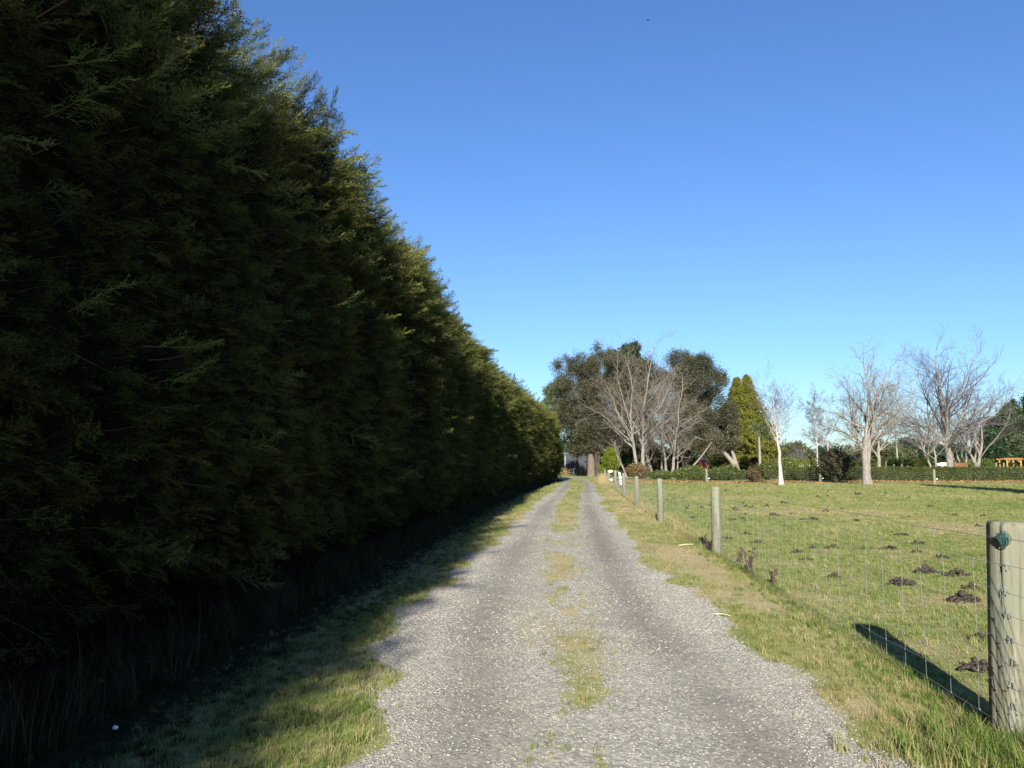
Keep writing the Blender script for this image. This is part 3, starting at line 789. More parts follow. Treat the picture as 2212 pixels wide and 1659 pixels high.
# ================================================================== TREES
def grow(P, Rr, n, tmin, tmax, length, ang, k, rratio, up, wob, rng, taper=0.25, len_t=0.5, angv=0.25, minr=0.004):
    """children on every path of P; returns paths and radii"""
    P = np.asarray(P); N_, K, _ = P.shape
    seg = np.linalg.norm(np.diff(P, axis=1), axis=2).sum(1)
    t = (np.arange(n)[None, :] + rng.random((N_, n))) / n
    t = tmin + (tmax - tmin) * t
    f = t * (K - 1); i = np.clip(f.astype(int), 0, K - 2); fr = (f - i)[..., None]
    rows = np.arange(N_)[:, None]
    p0 = P[rows, i] * (1 - fr) + P[rows, i + 1] * fr
    T = norm(P[rows, i + 1] - P[rows, i])
    r0 = (Rr[rows, i] * (1 - fr[..., 0]) + Rr[rows, i + 1] * fr[..., 0])
    rv = rng.normal(0, 1, p0.shape); pe = norm(rv - (rv * T).sum(-1, keepdims=True) * T)
    a = ang * (1 + rng.normal(0, angv, (N_, n)))
    d = norm(T * np.cos(a)[..., None] + pe * np.sin(a)[..., None])
    L = (length * (seg[:, None] if length < 0 else 1.0) if False else None)
    L = (seg[:, None] * length) * (1 - len_t * (t - tmin) / max(1e-6, tmax - tmin)) * rng.uniform(0.65, 1.25, (N_, n))
    r = np.maximum(r0 * rratio * rng.uniform(0.75, 1.1, (N_, n)), minr)
    M_ = N_ * n
    p = p0.reshape(M_, 3); d = d.reshape(M_, 3); L = L.reshape(M_); r = r.reshape(M_)
    out = np.empty((M_, k, 3)); out[:, 0] = p
    for j in range(1, k):
        d = norm(d + rng.normal(0, wob, (M_, 3)) + np.array([0, 0, up]))
        p = p + d * (L / (k - 1))[:, None]; out[:, j] = p
    rad = r[:, None] * np.linspace(1, taper, k)[None, :]
    return out, rad
def path_through(pts, k):
    pts = np.array(pts, float); s = np.linspace(0, 1, len(pts)); q = np.linspace(0, 1, k)
    out = np.stack([np.interp(q, s, pts[:, c]) for c in range(3)], 1)
    for _ in range(2):
        out[1:-1] = (out[:-2] + 2 * out[1:-1] + out[2:]) / 4
    return out
def leaves_at(P, n, size, spreadr, rng, drop=0.0, elong=2.0, dirs=None, align=0.0):
    """n small leaf triangles round every point"""
    m = len(P) * n
    c = np.repeat(P, n, 0) + rng.normal(0, 1, (m, 3)) * spreadr
    if dirs is not None: d = norm(np.repeat(dirs, n, 0) * align + rng.normal(0, 1, (m, 3)) * (1 - align * 0.6) + np.array([0, 0, drop]))
    else: d = norm(rng.normal(0, 1, (m, 3)) + np.array([0, 0, drop]))
    wv = norm(np.cross(d, rng.normal(0, 1, (m, 3))))
    s = size * rng.uniform(0.6, 1.3, (m, 1))
    V = np.stack([c - wv * s * 0.5, c + wv * s * 0.5, c + d * s * elong], 1).reshape(-1, 3)
    return V, np.arange(m * 3).reshape(-1, 3)
def tris_object(name, V, F, mat, parent, cut=None):
    if cut is not None:
        cen = V[F].mean(1); keep = cut(cen)
        F = F[keep]; used = np.unique(F); mp = np.zeros(len(V), int); mp[used] = np.arange(len(used)); V = V[used]; F = mp[F]
    return link(name, mesh_from(name, V, F, mat), parent)

def bare_tree(loc, H, r, label, group=None, seed=0, trunk_top=0.35, stems=None, n1=7, l1=0.9, a1=0.6, up=0.06, wob=0.13,
              bark='bark_grey', twig='twig_grey', n2=7, n3=6, n4=5, droop=0.0, tmin=0.55, l2=0.55, l3=0.5, l4=0.55, flare=1.5, minr=0.008, name='bare_tree', cat='tree', fit=None, limb=None, ttaper=0.62, rl=0.52):
    rng = np.random.default_rng(seed)
    root = thing(name, (loc[0], loc[1], 0), label, cat, group)
    hd = H * trunk_top
    if stems is None: stems = [[(0, 0, 0), (0.02 * H * rng.normal(), 0, hd * 0.5), (0.03 * H * rng.normal(), 0.02 * H * rng.normal(), hd)]]
    tg = Geo(); TP, TR = [], []
    for st in stems:
        p = path_through(st, 10); p[1:-1, :2] += rng.normal(0, r * 0.12, (8, 2))
        rad = r * np.linspace(1, ttaper, 10) * np.where(np.arange(10) == 0, flare, 1) * np.where(np.arange(10) == 1, 1 + (flare - 1) * 0.3, 1)
        if len(stems) > 1: rad = rad * rng.uniform(0.7, 1.0)
        p[0, 2] = -0.1
        TP.append(p); TR.append(rad)
    TP = np.array(TP); TR = np.array(TR)
    tubes(tg, TP, TR, 12)
    link('trunk', tg.mesh('trunk', M[bark], True), root)
    ratio = l1 * (H - hd) / (hd if hd > 0 else 1)
    P1, R1 = grow(TP, TR, n1, tmin, 1.0, ratio, a1, 9, rl, up, wob, rng, 0.10, len_t=0.0, minr=minr)
    # continue each leader
    lead = []
    for p, rr in zip(TP, TR):
        d = norm(p[-1] - p[-3]); q = [p[-1]]
        for j in range(8):
            d = norm(d + rng.normal(0, wob * 0.8, 3) + np.array([0, 0, 0.1])); q.append(q[-1] + d * (H - hd) / 8)
        lead.append(q)
    P1 = np.concatenate([P1, np.array(lead)]); R1 = np.concatenate([R1, TR[:, -1:] * np.linspace(0.85, 0.08, 9)[None]])
    if fit is not None: P1 = fit(P1)
    P2, R2 = grow(P1, R1, n2, 0.15, 0.98, l2, 0.75, 7, 0.55, up - droop * 0.3, wob * 1.2, rng, 0.25, minr=minr)
    P3, R3 = grow(P2, R2, n3, 0.15, 1.0, l3, 0.7, 5, 0.6, up * 0.7 - droop, wob * 1.4, rng, 0.35, minr=minr)
    P4, R4 = grow(P3, R3, n4, 0.1, 1.0, l4, 0.7, 4, 0.65, up * 0.5 - droop * 2, wob * 1.5, rng, 0.5, minr=minr * 0.8)
    for p, rr in zip(P1, R1):
        g = Geo(); tubes(g, p, rr, 7); link('limb', g.mesh('limb', M[limb or bark], True), root)
    g = Geo(); tubes(g, P2, R2, 5); link('branches', g.mesh('branches', M[twig], True), root)['kind'] = 'stuff'
    g = Geo(); tubes(g, P3, R3, 4, False); tubes(g, P4, R4, 3, False)
    link('twigs', g.mesh('twigs', M[twig]), root)['kind'] = 'stuff'
    return root, (P1, P2, P3, P4)

def evergreen(loc, H, rad, label, mat, group=None, seed=0, base=0.15, n1=26, n2=8, n3=5, leaf=0.20, per=9, bark='bark_dark', name='evergreen_tree', r=None,
              shape=None, stems=None, spr=0.28, ang=1.15, up=0.05, cat='tree', cut=None, drop=0.0, trunkname='trunk', elong=2.0, top=0.97):
    rng = np.random.default_rng(seed)
    root = thing(name, (loc[0], loc[1], 0), label, cat, group)
    r = r or 0.022 * H
    stems = stems or [[(0, 0, -0.1), (0.02 * H * rng.normal(), 0.0, H * 0.5), (0.03 * H * rng.normal(), 0, H * top)]]
    TP = np.array([path_through(s, 12) for s in stems]); TR = np.tile(r * np.linspace(1.15, 0.12, 12), (len(stems), 1))
    g = Geo(); tubes(g, TP, TR, 9); link(trunkname, g.mesh(trunkname, M[bark], True), root)
    P1, R1 = grow(TP, TR, n1, base, 0.99, 1.0, ang, 6, 0.4, up, 0.1, rng, 0.2, len_t=0, minr=0.01)
    # resize the limbs to the crown's outline
    h = np.clip(P1[:, 0, 2] / H, 0, 1)
    sh = shape or (lambda t: np.sin(np.clip((t - base) / (1 - base), 0, 1) ** 0.75 * math.pi) ** 0.6 * 0.9 + 0.12)
    want = rad * sh(h) * rng.uniform(0.72, 1.12, len(h))
    cur = np.linalg.norm(P1[:, -1] - P1[:, 0], axis=1)
    P1 = P1[:, :1] + (P1 - P1[:, :1]) * (want / cur)[:, None, None]
    P2, R2 = grow(P1, R1, n2, 0.25, 1.0, 0.5, 0.8, 4, 0.5, up, 0.15, rng, 0.3, minr=0.006)
    P3, R3 = grow(P2, R2, n3, 0.2, 1.0, 0.5, 0.8, 3, 0.6, up, 0.2, rng, 0.4, minr=0.005)
    g = Geo(); tubes(g, P1, R1, 5, False); tubes(g, P2, R2, 3, False); link('branches', g.mesh('branches', M[bark], True), root)['kind'] = 'stuff'
    # clumpiness: whole branchlets thinned out by noise so gaps and dark hollows open up
    Pc = P3.reshape(-1, 3); D = norm((P3[:, -1] - P3[:, 0])); D = np.repeat(D, P3.shape[1], 0)
    keep = fbm(Pc[:, 0] * 0.7 + Pc[:, 1] * 0.3 + seed, Pc[:, 2] * 0.7, 2, seed) > 0.30
    V, F = leaves_at(Pc[keep], per, leaf, spr, rng, drop, elong, D[keep], 0.6)
    o = tris_object('crown', V, F, M[mat], root, cut); o['kind'] = 'stuff'
    return root

def conifer(loc, H, rad, label, mat, group=None, seed=0, n=90, base=0.03, leaf=0.2, per=10, bark='bark_brown', name='conifer_tree', drop=-0.5, leaders=None, power=0.85, cut=None, cat='tree', up=-0.03, elev=0.1, spr=0.14):
    rng = np.random.default_rng(seed)
    root = thing(name, (loc[0], loc[1], 0), label, cat, group)
    leaders = leaders or [(0, 0, H)]
    g = Geo(); V, F, off = [], [], 0
    for (lx, ly, hh) in leaders:
        TP = path_through([(lx * 0.2, ly * 0.2, -0.1), (lx * 0.7, ly * 0.7, hh * 0.35), (lx, ly, hh)], 10)
        tubes(g, TP, 0.02 * hh * np.linspace(1, 0.08, 10), 8)
        h = base + (0.995 - base) * (np.arange(n) + rng.random(n)) / n
        az = rng.uniform(0, 6.283, n) 
        L = rad * ((1 - h) ** power + 0.03) * rng.uniform(0.75, 1.15, n)
        k = 6; P = np.empty((n, k, 3)); P[:, 0] = np.stack([np.interp(h * hh, TP[:, 2], TP[:, 0]), np.interp(h * hh, TP[:, 2], TP[:, 1]), h * hh], 1)
        d = np.stack([np.cos(az), np.sin(az), np.full(n, elev)], 1)
        for j in range(1, k):
            d = norm(d + rng.normal(0, 0.06, (n, 3)) + np.array([0, 0, up])); P[:, j] = P[:, j - 1] + d * (L / (k - 1))[:, None]
        tubes(g, P, np.full((n, 1), 0.018) * (L[:, None] + 0.3) * np.linspace(1, 0.3, k)[None], 3, False)
        P2, _ = grow(P, np.full((n, k), 0.01), 9, 0.2, 1.0, 0.35, 0.8, 3, 0.5, up, 0.1, rng)
        Pc = P2.reshape(-1, 3); D = np.repeat(norm(P2[:, -1] - P2[:, 0]), 3, 0)
        kp = fbm(np.arctan2(Pc[:, 1] - ly, Pc[:, 0] - lx) * 3 + seed, Pc[:, 2] * 1.1, 3, seed) > 0.40
        v, f = leaves_at(Pc[kp], per, leaf, spr, rng, drop, 2.0, D[kp], 0.55)
        V.append(v); F.append(f + off); off += len(v)
    link('trunk', g.mesh('trunk', M[bark], True), root)
    o = tris_object('crown', np.concatenate(V), np.concatenate(F), M[mat], root, cut); o['kind'] = 'stuff'
    return root

def bush(loc, h, rx, ry, label, mat, group=None, seed=0, n=900, leaf=0.09, name='shrub', stems=5, bark='bark_brown', per=6, foot=0.1, cat='shrub', flat=False):
    rng = np.random.default_rng(seed)
    root = thing(name, (loc[0], loc[1], 0), label, cat, group)
    S = []
    for k in range(stems):
        a = rng.uniform(0, 6.28); q = rng.uniform(0.3, 0.8)
        S.append(path_through([(0.1 * math.cos(a) * rx * 0.5, 0.1 * math.sin(a), -0.05), (rx * q * 0.5 * math.cos(a), ry * q * 0.5 * math.sin(a), h * 0.4), (rx * q * math.cos(a), ry * q * math.sin(a), h * 0.85)], 6))
    g = Geo(); tubes(g, np.array(S), np.tile(np.linspace(0.03, 0.008, 6) * max(0.6, h / 2), (stems, 1)), 5)
    link('stem', g.mesh('stem', M[bark], True), root)
    u = norm(rng.normal(0, 1, (n, 3))) * rng.random((n, 1)) ** 0.4
    lump = 1 + 0.5 * (fbm(u[:, 0] * 1.8 + seed, u[:, 2] * 1.8 + u[:, 1], 3, seed) - 0.5) * 2
    c = u * lump[:, None] * np.array([rx, ry, h * 0.5]) + np.array([0, 0, h * (0.5 + foot)])
    c = c[c[:, 2] > foot * h * 0.7]
    V, F = leaves_at(c, per, leaf, leaf * 1.2, rng, 0.3)
    link('crown', mesh_from('crown', V, F, M[mat]), root)['kind'] = 'stuff'
    return root

def X(px, Y): return at(px, 1008, Y)[0]
def Zt(py, Y): return at(1106, py, Y)[2]

# ---- the grove
evergreen((X(1285, 114), 114), Zt(750, 114), 6.1, 'broad dark evergreen with several dark stems beside the bend of the track', 'dark_ever', seed=11, base=0.26, n1=42, n2=9, n3=6, leaf=0.105, per=15, spr=0.36,
          stems=[[(0, 0, -.1), (-1.0, 0, 4), (-1.9, 0, 9), (-2.0, 0, 15)], [(0.2, 0, -.1), (0.2, 0, 4), (0.8, 0.5, 9), (1.2, 0.6, 19)], [(0.4, 0, -.1), (0.7, 0, 4), (2.2, 0, 8), (4.4, 0.5, 15)]], r=0.27,
          shape=lambda t: np.interp(t, [0, 0.26, 0.45, 0.65, 0.85, 1.0], [0.3, 0.5, 0.85, 0.9, 0.65, 0.25]))
st = thing('tree_stump', (X(1277, 112), 112, 0), 'thick pale brown stump at the foot of the dark tree by the bend', 'stump')
g = Geo(); p = path_through([(0, 0, -.1), (0.05, 0, 1.5), (-0.05, 0, 3.4)], 8); tubes(g, p, np.array([.78, .66, .62, .6, .58, .56, .5, .3]), 14)
link('trunk', g.mesh('trunk', M['bark_brown'], True), st)
evergreen((X(1247, 122), 122), Zt(880, 122), 2.3, 'slim dark evergreen standing left of the stump in front of the shed', 'dark_ever', seed=12, base=0.36, n1=18, n2=6, n3=5, leaf=0.10, per=12, r=0.19)
evergreen((X(1385, 124), 124), Zt(785, 124), 5.2, 'dark evergreen filling the gap behind the pale bare tree', 'dark_ever', seed=13, base=0.14, n1=32, n2=8, n3=6, leaf=0.11, per=13, spr=.36)
evergreen((X(1357, 138), 138), Zt(748, 138), 4.4, 'tall green pine whose tufted top rises above the dark grove', 'pine', seed=14, base=0.5, n1=26, n2=8, n3=6, leaf=0.22, per=10, spr=0.3, name='pine_tree', shape=lambda t: np.interp(t, [0, .5, .7, .9, 1], [.3, .9, 1, .75, .3]))
evergreen((X(1502, 117), 117), Zt(768, 117), 5.3, 'broad brownish evergreen on the right side of the grove with an ivy dark stem', 'dark_ever', seed=15, base=0.2, n1=34, n2=9, n3=6, leaf=0.105, per=12, spr=0.40, cut=lambda c: ~((c[:, 2] < 4.6) & (c[:, 0] > -0.6)),
          stems=[[(-1.4, 0, -.1), (-1.3, 0, 5), (-.5, 0, 10), (0.0, 0, 18)], [(-1.5, 0, -.1), (-.9, 0, 4), (1.5, 0, 9), (2.6, 0, 16)], [(-1.8, 0, -.1), (-2.2, 0, 6), (-2.6, 0, 11), (-2.8, 0, 17)]], r=0.25,
          shape=lambda t: np.interp(t, [0, 0.2, 0.45, 0.7, 0.88, 1.0], [0.35, 0.6, 0.95, 0.9, 0.6, 0.3]))
# weeping gum behind the end of the hedge
evergreen((X(1203, 132), 132), Zt(828, 132), 2.9, 'pale weeping gum tree showing past the far end of the tall hedge', 'gum', seed=16, base=0.42, n1=20, n2=7, n3=6, leaf=0.13, per=10, spr=0.3, drop=-1.2, bark='bark_white', name='gum_tree', elong=3, ang=0.8)
# bare trees of the grove
ls = dict(bark='bark_grey', limb='bark_lichen', twig='twig_lichen', group='bare trees of the grove')
bare_tree((X(1381, 102), 102), Zt(745, 102), 0.33, 'largest bare tree of the grove, twin trunks and long limb to the left', seed=21, trunk_top=0.38,
          stems=[[(-0.1, 0, 0), (-0.6, 0, 3.4), (-1.0, 0.2, 7.2)], [(0.5, 0.1, 0), (0.5, 0, 3.4), (0.6, -0.2, 7.6)]], n1=8, l1=0.80, a1=0.70, up=0.03, wob=.16, n2=11, n3=7, n4=5, minr=0.009, tmin=0.5, **ls)
for (px, Y, ty, rr, sd, lean, lab, mt) in (
        (1412, 110, 905, .17, 22, -1.6, 'thin bare tree leaning left, next right of the twin trunked tree', 0.5), (1429, 112, 800, .18, 23, .3, 'slender upright bare tree in the middle of the grove', 0.45),
        (1440, 108, 835, .20, 24, -.5, 'bare tree with yellow lichen right of the middle of the grove', 0.4), (1463, 111, 870, .13, 25, .2, 'thin bare tree, rightmost of the bare trees in front of the grove', 0.4),
        (1452, 109, 800, .25, 26, 0.6, 'bare tree with a thicker pale trunk right of the middle of the grove', 0.35), (1353, 106, 905, .14, 27, -1.4, 'thin crooked bare tree beside the lime green bush', 0.4)):
    Hh = Zt(ty, Y)
    bare_tree((X(px, Y), Y), Hh, rr, lab, seed=sd, trunk_top=mt, stems=[[(0, 0, 0), (lean * .4, 0, Hh * mt * .5), (lean, 0, Hh * mt)]], n1=7, l1=0.5, a1=0.6, up=0.05, wob=.17, n2=8, n3=6, n4=4, minr=0.009, tmin=0.4, **ls)
# leaning brown-leaved tree
evergreen((X(1596, 113), 113), Zt(868, 113), 2.3, 'leaning pale trunked tree with thin brown crown in front of the golden conifer', 'dark_ever', seed=31, base=0.42, n1=22, n2=7, n3=5, leaf=0.12, per=5, bark='bark_grey', name='leaning_tree',
          stems=[[(0, 0, -.1), (-.35, 0, 2.0), (-1.1, 0, 4.4), (-1.6, 0, 7), (-1.3, 0, 10.6)], [(-.3, 0, 1.4), (-2.0, 0, 3.6), (-4.4, 0, 5.4), (-6.6, 0, 6.0)]], r=0.36, up=0.0, shape=lambda t: np.interp(t, [0, .3, .6, 1], [0.35, .7, 1, .5]))
# fallen pale limb leaning across
fl = thing('leaning_log', (X(1478, 110), 110, 0), 'pale bare limb leaning up to the right below the dark ivy stem', 'log')
g = Geo(); p = path_through([(0, 0, 0.4), (1.2, 0, 1.5), (2.6, 0, 3.0), (4.2, 0, 5.2)], 12); tubes(g, p, np.linspace(.2, .04, 12), 7); link('limb', g.mesh('limb', M['bark_grey'], True), fl)
# golden conifer, twin tipped, with a dark hollow at its foot
gx = X(1616, 122)
def hollow(c):
    return ~((np.abs(c[:, 0] - 0.0) < 1.25 * np.sqrt(np.clip(1 - (c[:, 2] / 3.1) ** 2, 0, 1))) & (c[:, 2] < 3.1) & (c[:, 1] < 1.5))
conifer((gx, 122), Zt(815, 122), 6.2, 'golden green conifer with twin tips and a dark hollow at its foot', 'gold', seed=41, n=300, leaf=0.13, per=14, leaders=[(-1.35, 0, Zt(817, 122)), (0.35, 0.3, Zt(812, 122))], power=0.92, cut=hollow, name='golden_conifer')
conifer((X(1318, 84), 84), Zt(972, 84) , 1.5, 'bright lime green young conifer behind the roadside fence', 'lime', seed=42, n=80, leaf=0.07, per=12, power=0.55, drop=0.9, up=0.12, elev=0.6, name='young_conifer', spr=.08)

# cabbage trees
def cabbage_tree(loc, H, r, heads, label, seed, leaf=0.75, mat='sword'):
    rng = np.random.default_rng(seed)
    root = thing('cabbage_tree', (loc[0], loc[1], 0), label, 'palm')
    g = Geo(); tubes(g, path_through([(0, 0, -.1), (0.1, 0, H * .4), (0.05, 0, H * .8)], 8), np.linspace(r * 1.4, r * .8, 8), 9)
    for (hx, hz) in heads: tubes(g, path_through([(0.05, 0, H * .74), (hx * .6, 0, hz - .5), (hx, 0, hz)], 5), np.linspace(r * .7, r * .5, 5), 7)
    link('trunk', g.mesh('trunk', M['bark_grey'], True), root)
    for (hx, hz) in heads:
        n = 150; d = norm(rng.normal(0, 1, (n, 3)) + np.array([0, 0, 0.25])); Lf = leaf * rng.uniform(.7, 1.2, n)
        k = 4; P = np.empty((n, k, 3)); P[:, 0] = (hx, 0, hz)
        dd = d.copy()
        for j in range(1, k): dd = norm(dd + np.array([0, 0, -0.28])); P[:, j] = P[:, j - 1] + dd * (Lf / (k - 1))[:, None]
        wv = norm(np.cross(d, rng.normal(0, 1, (n, 3)))); wd = np.array([.02, .03, .025, 0.002])
        V = np.stack([P - wv[:, None] * wd[None, :, None], P + wv[:, None] * wd[None, :, None]], 2).reshape(-1, 3)
        i = np.arange(n * k * 2).reshape(n, k, 2)
        F = np.stack([i[:, :-1, 0], i[:, :-1, 1], i[:, 1:, 1], i[:, 1:, 0]], -1).reshape(-1, 4)
        link('leaf_head', mesh_from('leaf_head', V, F, M[mat]), root)
    return root
cabbage_tree((X(1641, 106), 106), Zt(910, 106), .17, [(0.1, 6.9), (0.9, 7.4), (-.5, 7.3), (.5, 6.3), (1.2, 6.6)], 'cabbage tree with drooping sword leaves right of the golden conifer', 51, 1.15)
cabbage_tree((X(1394, 113), 113), Zt(900, 113), .55, [(0.2, 7.2), (-.5, 6.4), (.8, 6.2)], 'cabbage tree with very thick stem deep in the grove', 52, 1.1)

# undergrowth in the grove
for k, (px, Y, h, rx, mt, lab) in enumerate((
        (1300, 120, 5.5, 2.6, 'dark_ever', 'dark shrub behind the stump at the bend'), (1352, 118, 5.0, 2.6, 'pine', 'green shrub behind the lime young conifer'),
        (1385, 124, 5.5, 3.0, 'pine', 'green undergrowth shrub behind the twin trunked tree'), (1415, 121, 4.6, 2.6, 'dark_ever', 'dark shrub low in the middle of the grove'),
        (1452, 124, 4.0, 3.0, 'pine', 'green shrub behind the slender bare trees'), (1478, 122, 3.2, 2.2, 'scrub', 'olive shrub under the right hand evergreen'),
        (1378, 92, 1.7, 1.3, 'reddish', 'low reddish shrub behind the corner of the fences'), (1500, 96, 1.35, 0.9, 'scrub', 'bright olive shrub in front of the red container'),
        (1488, 84, 1.25, 1.9, 'scrub', 'scruffy green shrub left of the nearest far fence post'), (1552, 84, 1.15, 1.5, 'scrub', 'scruffy green shrub right of the nearest far fence post'),
        (1575, 85, 1.5, 1.0, 'box', 'small shrub left of the leaning tree foot'), (1655, 80, 1.6, 1.2, 'box', 'clipped shrub below the cabbage tree'),
        (1625, 78, 0.9, 0.6, 'reddish', 'small brown twiggy shrub below the golden conifer'), (1520, 84, 1.05, 1.6, 'box', 'dark green shrub right behind the nearest far fence post'), (1600, 88, .9, .8, 'box', 'low shrub beside the leaning tree foot'),
        (1425, 90, 0.8, 1.6, 'scrub', 'low ground shrub in front of the grove trunks'), (1680, 92, 2.0, 2.4, 'scrub', 'green shrub between cabbage tree and white barked tree'), (1715, 98, 2.3, 2.6, 'scrub', 'green shrub behind the white barked bare tree'))):
    bush((X(px, Y), Y), h, rx, rx * .8, lab, mt, 'shrubs around the grove', 100 + k, n=int(500 + 260 * h), leaf=0.10 if Y < 100 else 0.14, per=6)

# ---- single trees right of the grove
bare_tree(ground_at(1688, 1048.5), Zt(828, 61), 0.17, 'small bare tree with white bark and a pinkish foot, in front of the far fence', seed=61, trunk_top=0.72, n1=17, l1=1.45, a1=0.62, up=0.085, wob=0.07, ttaper=0.22, rl=0.42,
          bark='bark_white', twig='twig_grey', n2=7, n3=5, n4=4, minr=0.007, tmin=0.52, flare=1.6)
for (px, Y, ty, sd, lab) in ((1766, 100, 838, 62, 'thinner of two silver birches, the left one'), (1789, 106, 850, 63, 'silver birch with hanging purple twigs, right one of the pair')):
    Hh = Zt(ty, Y)
    bare_tree((X(px, Y), Y), Hh, .12, lab, 'silver birches', seed=sd, trunk_top=0.8, stems=[[(0, 0, 0), (.1, 0, Hh * .4), (-.3, 0, Hh * .8)]], n1=18, l1=0.9, a1=0.8, up=0.03, wob=0.09, bark='birch_bark', twig='twig_purple',
              n2=6, n3=5, n4=5, droop=0.09, tmin=0.35, l3=0.7, l4=0.8, minr=0.011, name='birch_tree', flare=1.2, ttaper=.3, rl=.35)
bare_tree(ground_at(1878, 1047.5), Zt(785, 62), 0.27, 'bare tree with orange lichen and pale grey trunk standing in the paddock', seed=64, trunk_top=0.33,
          stems=[[(0, 0, 0), (-0.05, 0, 1.3), (0.1, 0, 2.9), (0.3, 0, 4.4)], [(-.18, 0, 1.2), (-.3, 0, 2.6), (-.1, 0, 3.6), (0.15, 0, 5.2)]], n1=8, l1=0.5, a1=0.7, up=0.05, wob=0.15, bark='bark_grey', limb='bark_lichen', twig='twig_lichen', n2=10, n3=8, n4=5, minr=0.006, flare=1.5)
bare_tree((X(1902, 96), 96), Zt(868, 96), 0.26, 'grey bare tree standing behind the low hedge right of the lichen tree', seed=65, trunk_top=0.42, n1=8, l1=0.75, a1=0.6, n2=8, n3=5, n4=4, minr=0.012)
bare_tree((X(2050, 100), 100), Zt(745, 100), 0.52, 'biggest bare tree, broad grey crown on a stout trunk behind the low hedge', seed=66, trunk_top=0.30, n1=10, l1=0.80, a1=0.72, up=0.045, wob=0.12, bark='bark_grey', twig='twig_purple',
          n2=11, n3=8, n4=7, minr=0.009, tmin=0.72, flare=1.25)
bare_tree((X(2018, 95), 95), Zt(880, 95), 0.22, 'bare tree with two pale leaning stems left of the biggest bare tree', seed=67, trunk_top=0.4, stems=[[(0, 0, 0), (-.5, 0, 1.8), (-1.3, 0, 4)], [(.2, 0, 0), (.3, 0, 2), (.1, 0, 4.4)]],
          n1=6, l1=0.8, a1=0.7, n2=8, n3=5, n4=4, minr=0.011, twig='twig_grey')
bare_tree((X(2076, 114), 114), Zt(868, 114), 0.18, 'many stemmed bare tree behind the timber slat box', seed=68, trunk_top=0.5, stems=[[(0, 0, 0), (-.8 + .55 * k, 0, 2), (-2.0 + 1.25 * k, .3 * k, 6)] for k in range(4)],
          n1=5, l1=0.6, a1=0.45, up=.07, n2=6, n3=5, n4=4, minr=0.012, twig='twig_purple', bark='bark_grey')
bare_tree((X(2109, 108), 108), Zt(862, 108), 0.34, 'bare tree with smooth forked stems right of the timber slat box', seed=69, trunk_top=0.3, stems=[[(0, 0, 0), (0, 0, 1.8), (-1.2, 0, 4)], [(0.1, 0, 0), (0.3, 0, 2), (1.0, 0, 4.4)]],
          n1=6, l1=0.75, a1=0.55, up=.07, n2=7, n3=5, n4=4, minr=0.012, twig='twig_grey')
for k, (px, Y, ty, sd, lab) in enumerate(((1722, 150, 960, 81, 'small bare orchard tree left of the silver birches'), (1850, 118, 985, 82, 'low crooked bare fruit tree left of the lichen tree'), (1735, 130, 985, 83, 'low bare thorn behind the white barked tree'))):
    bare_tree((X(px, Y), Y), Zt(ty, Y), 0.12, lab, 'small bare trees behind the low hedge', seed=sd, trunk_top=0.35, n1=7, l1=0.9, a1=0.8, n2=6, n3=5, n4=3, minr=0.014, twig='twig_purple')
# dark bush on narrow foot in front of the low hedge
bush((ground_at(1805, 1043.5)), 2.6, 1.35, 1.0, 'dark green bush spreading from a narrow foot in front of the low hedge', 'dark_ever', seed=130, n=1500, leaf=0.10, per=6, foot=0.22, stems=12, bark='bark_dark')
bush((ground_at(1637, 1044)), 1.3, .85, .6, 'brown low bush with curved bare stems in front of the far fence', 'reddish', seed=131, n=240, leaf=0.08, per=4, foot=0.2, stems=12, bark='bark_dark')
# evergreens at the right edge
for k, (px, Y, ty, rr, lab) in enumerate(((2136, 122, 945, 2.6, 'dark rounded evergreen left of the timber pergola'), (2158, 128, 915, 3.4, 'dark evergreen behind the timber pergola, left half'),
                                           (2196, 126, 888, 4.0, 'dark evergreen behind the timber pergola, right half'), (2225, 130, 862, 4.0, 'tallest dark evergreen at the right edge'))):
    evergreen((X(px, Y), Y), Zt(ty, Y), rr, lab, 'pine' if k != 1 else 'dark_ever', 'evergreens at the right edge', 90 + k, base=0.03, n1=34, n2=8, n3=5, leaf=0.2, per=8, name='dark_evergreen', spr=.3)
evergreen((X(2216, 92), 92), Zt(905, 92), 1.6, 'feathery grey green tree cut by the right edge', 'gum', seed=97, base=.3, n1=14, n2=5, n3=4, leaf=.1, per=6)
# a conical tree outside the frame to the right: its shadow lies over the paddock
conifer((30.4, 37.5), 10.5, 2.1, 'tall conifer just outside the right edge casting its shadow on the paddock', 'pine', seed=98, n=110, leaf=0.2, per=10, power=.8)

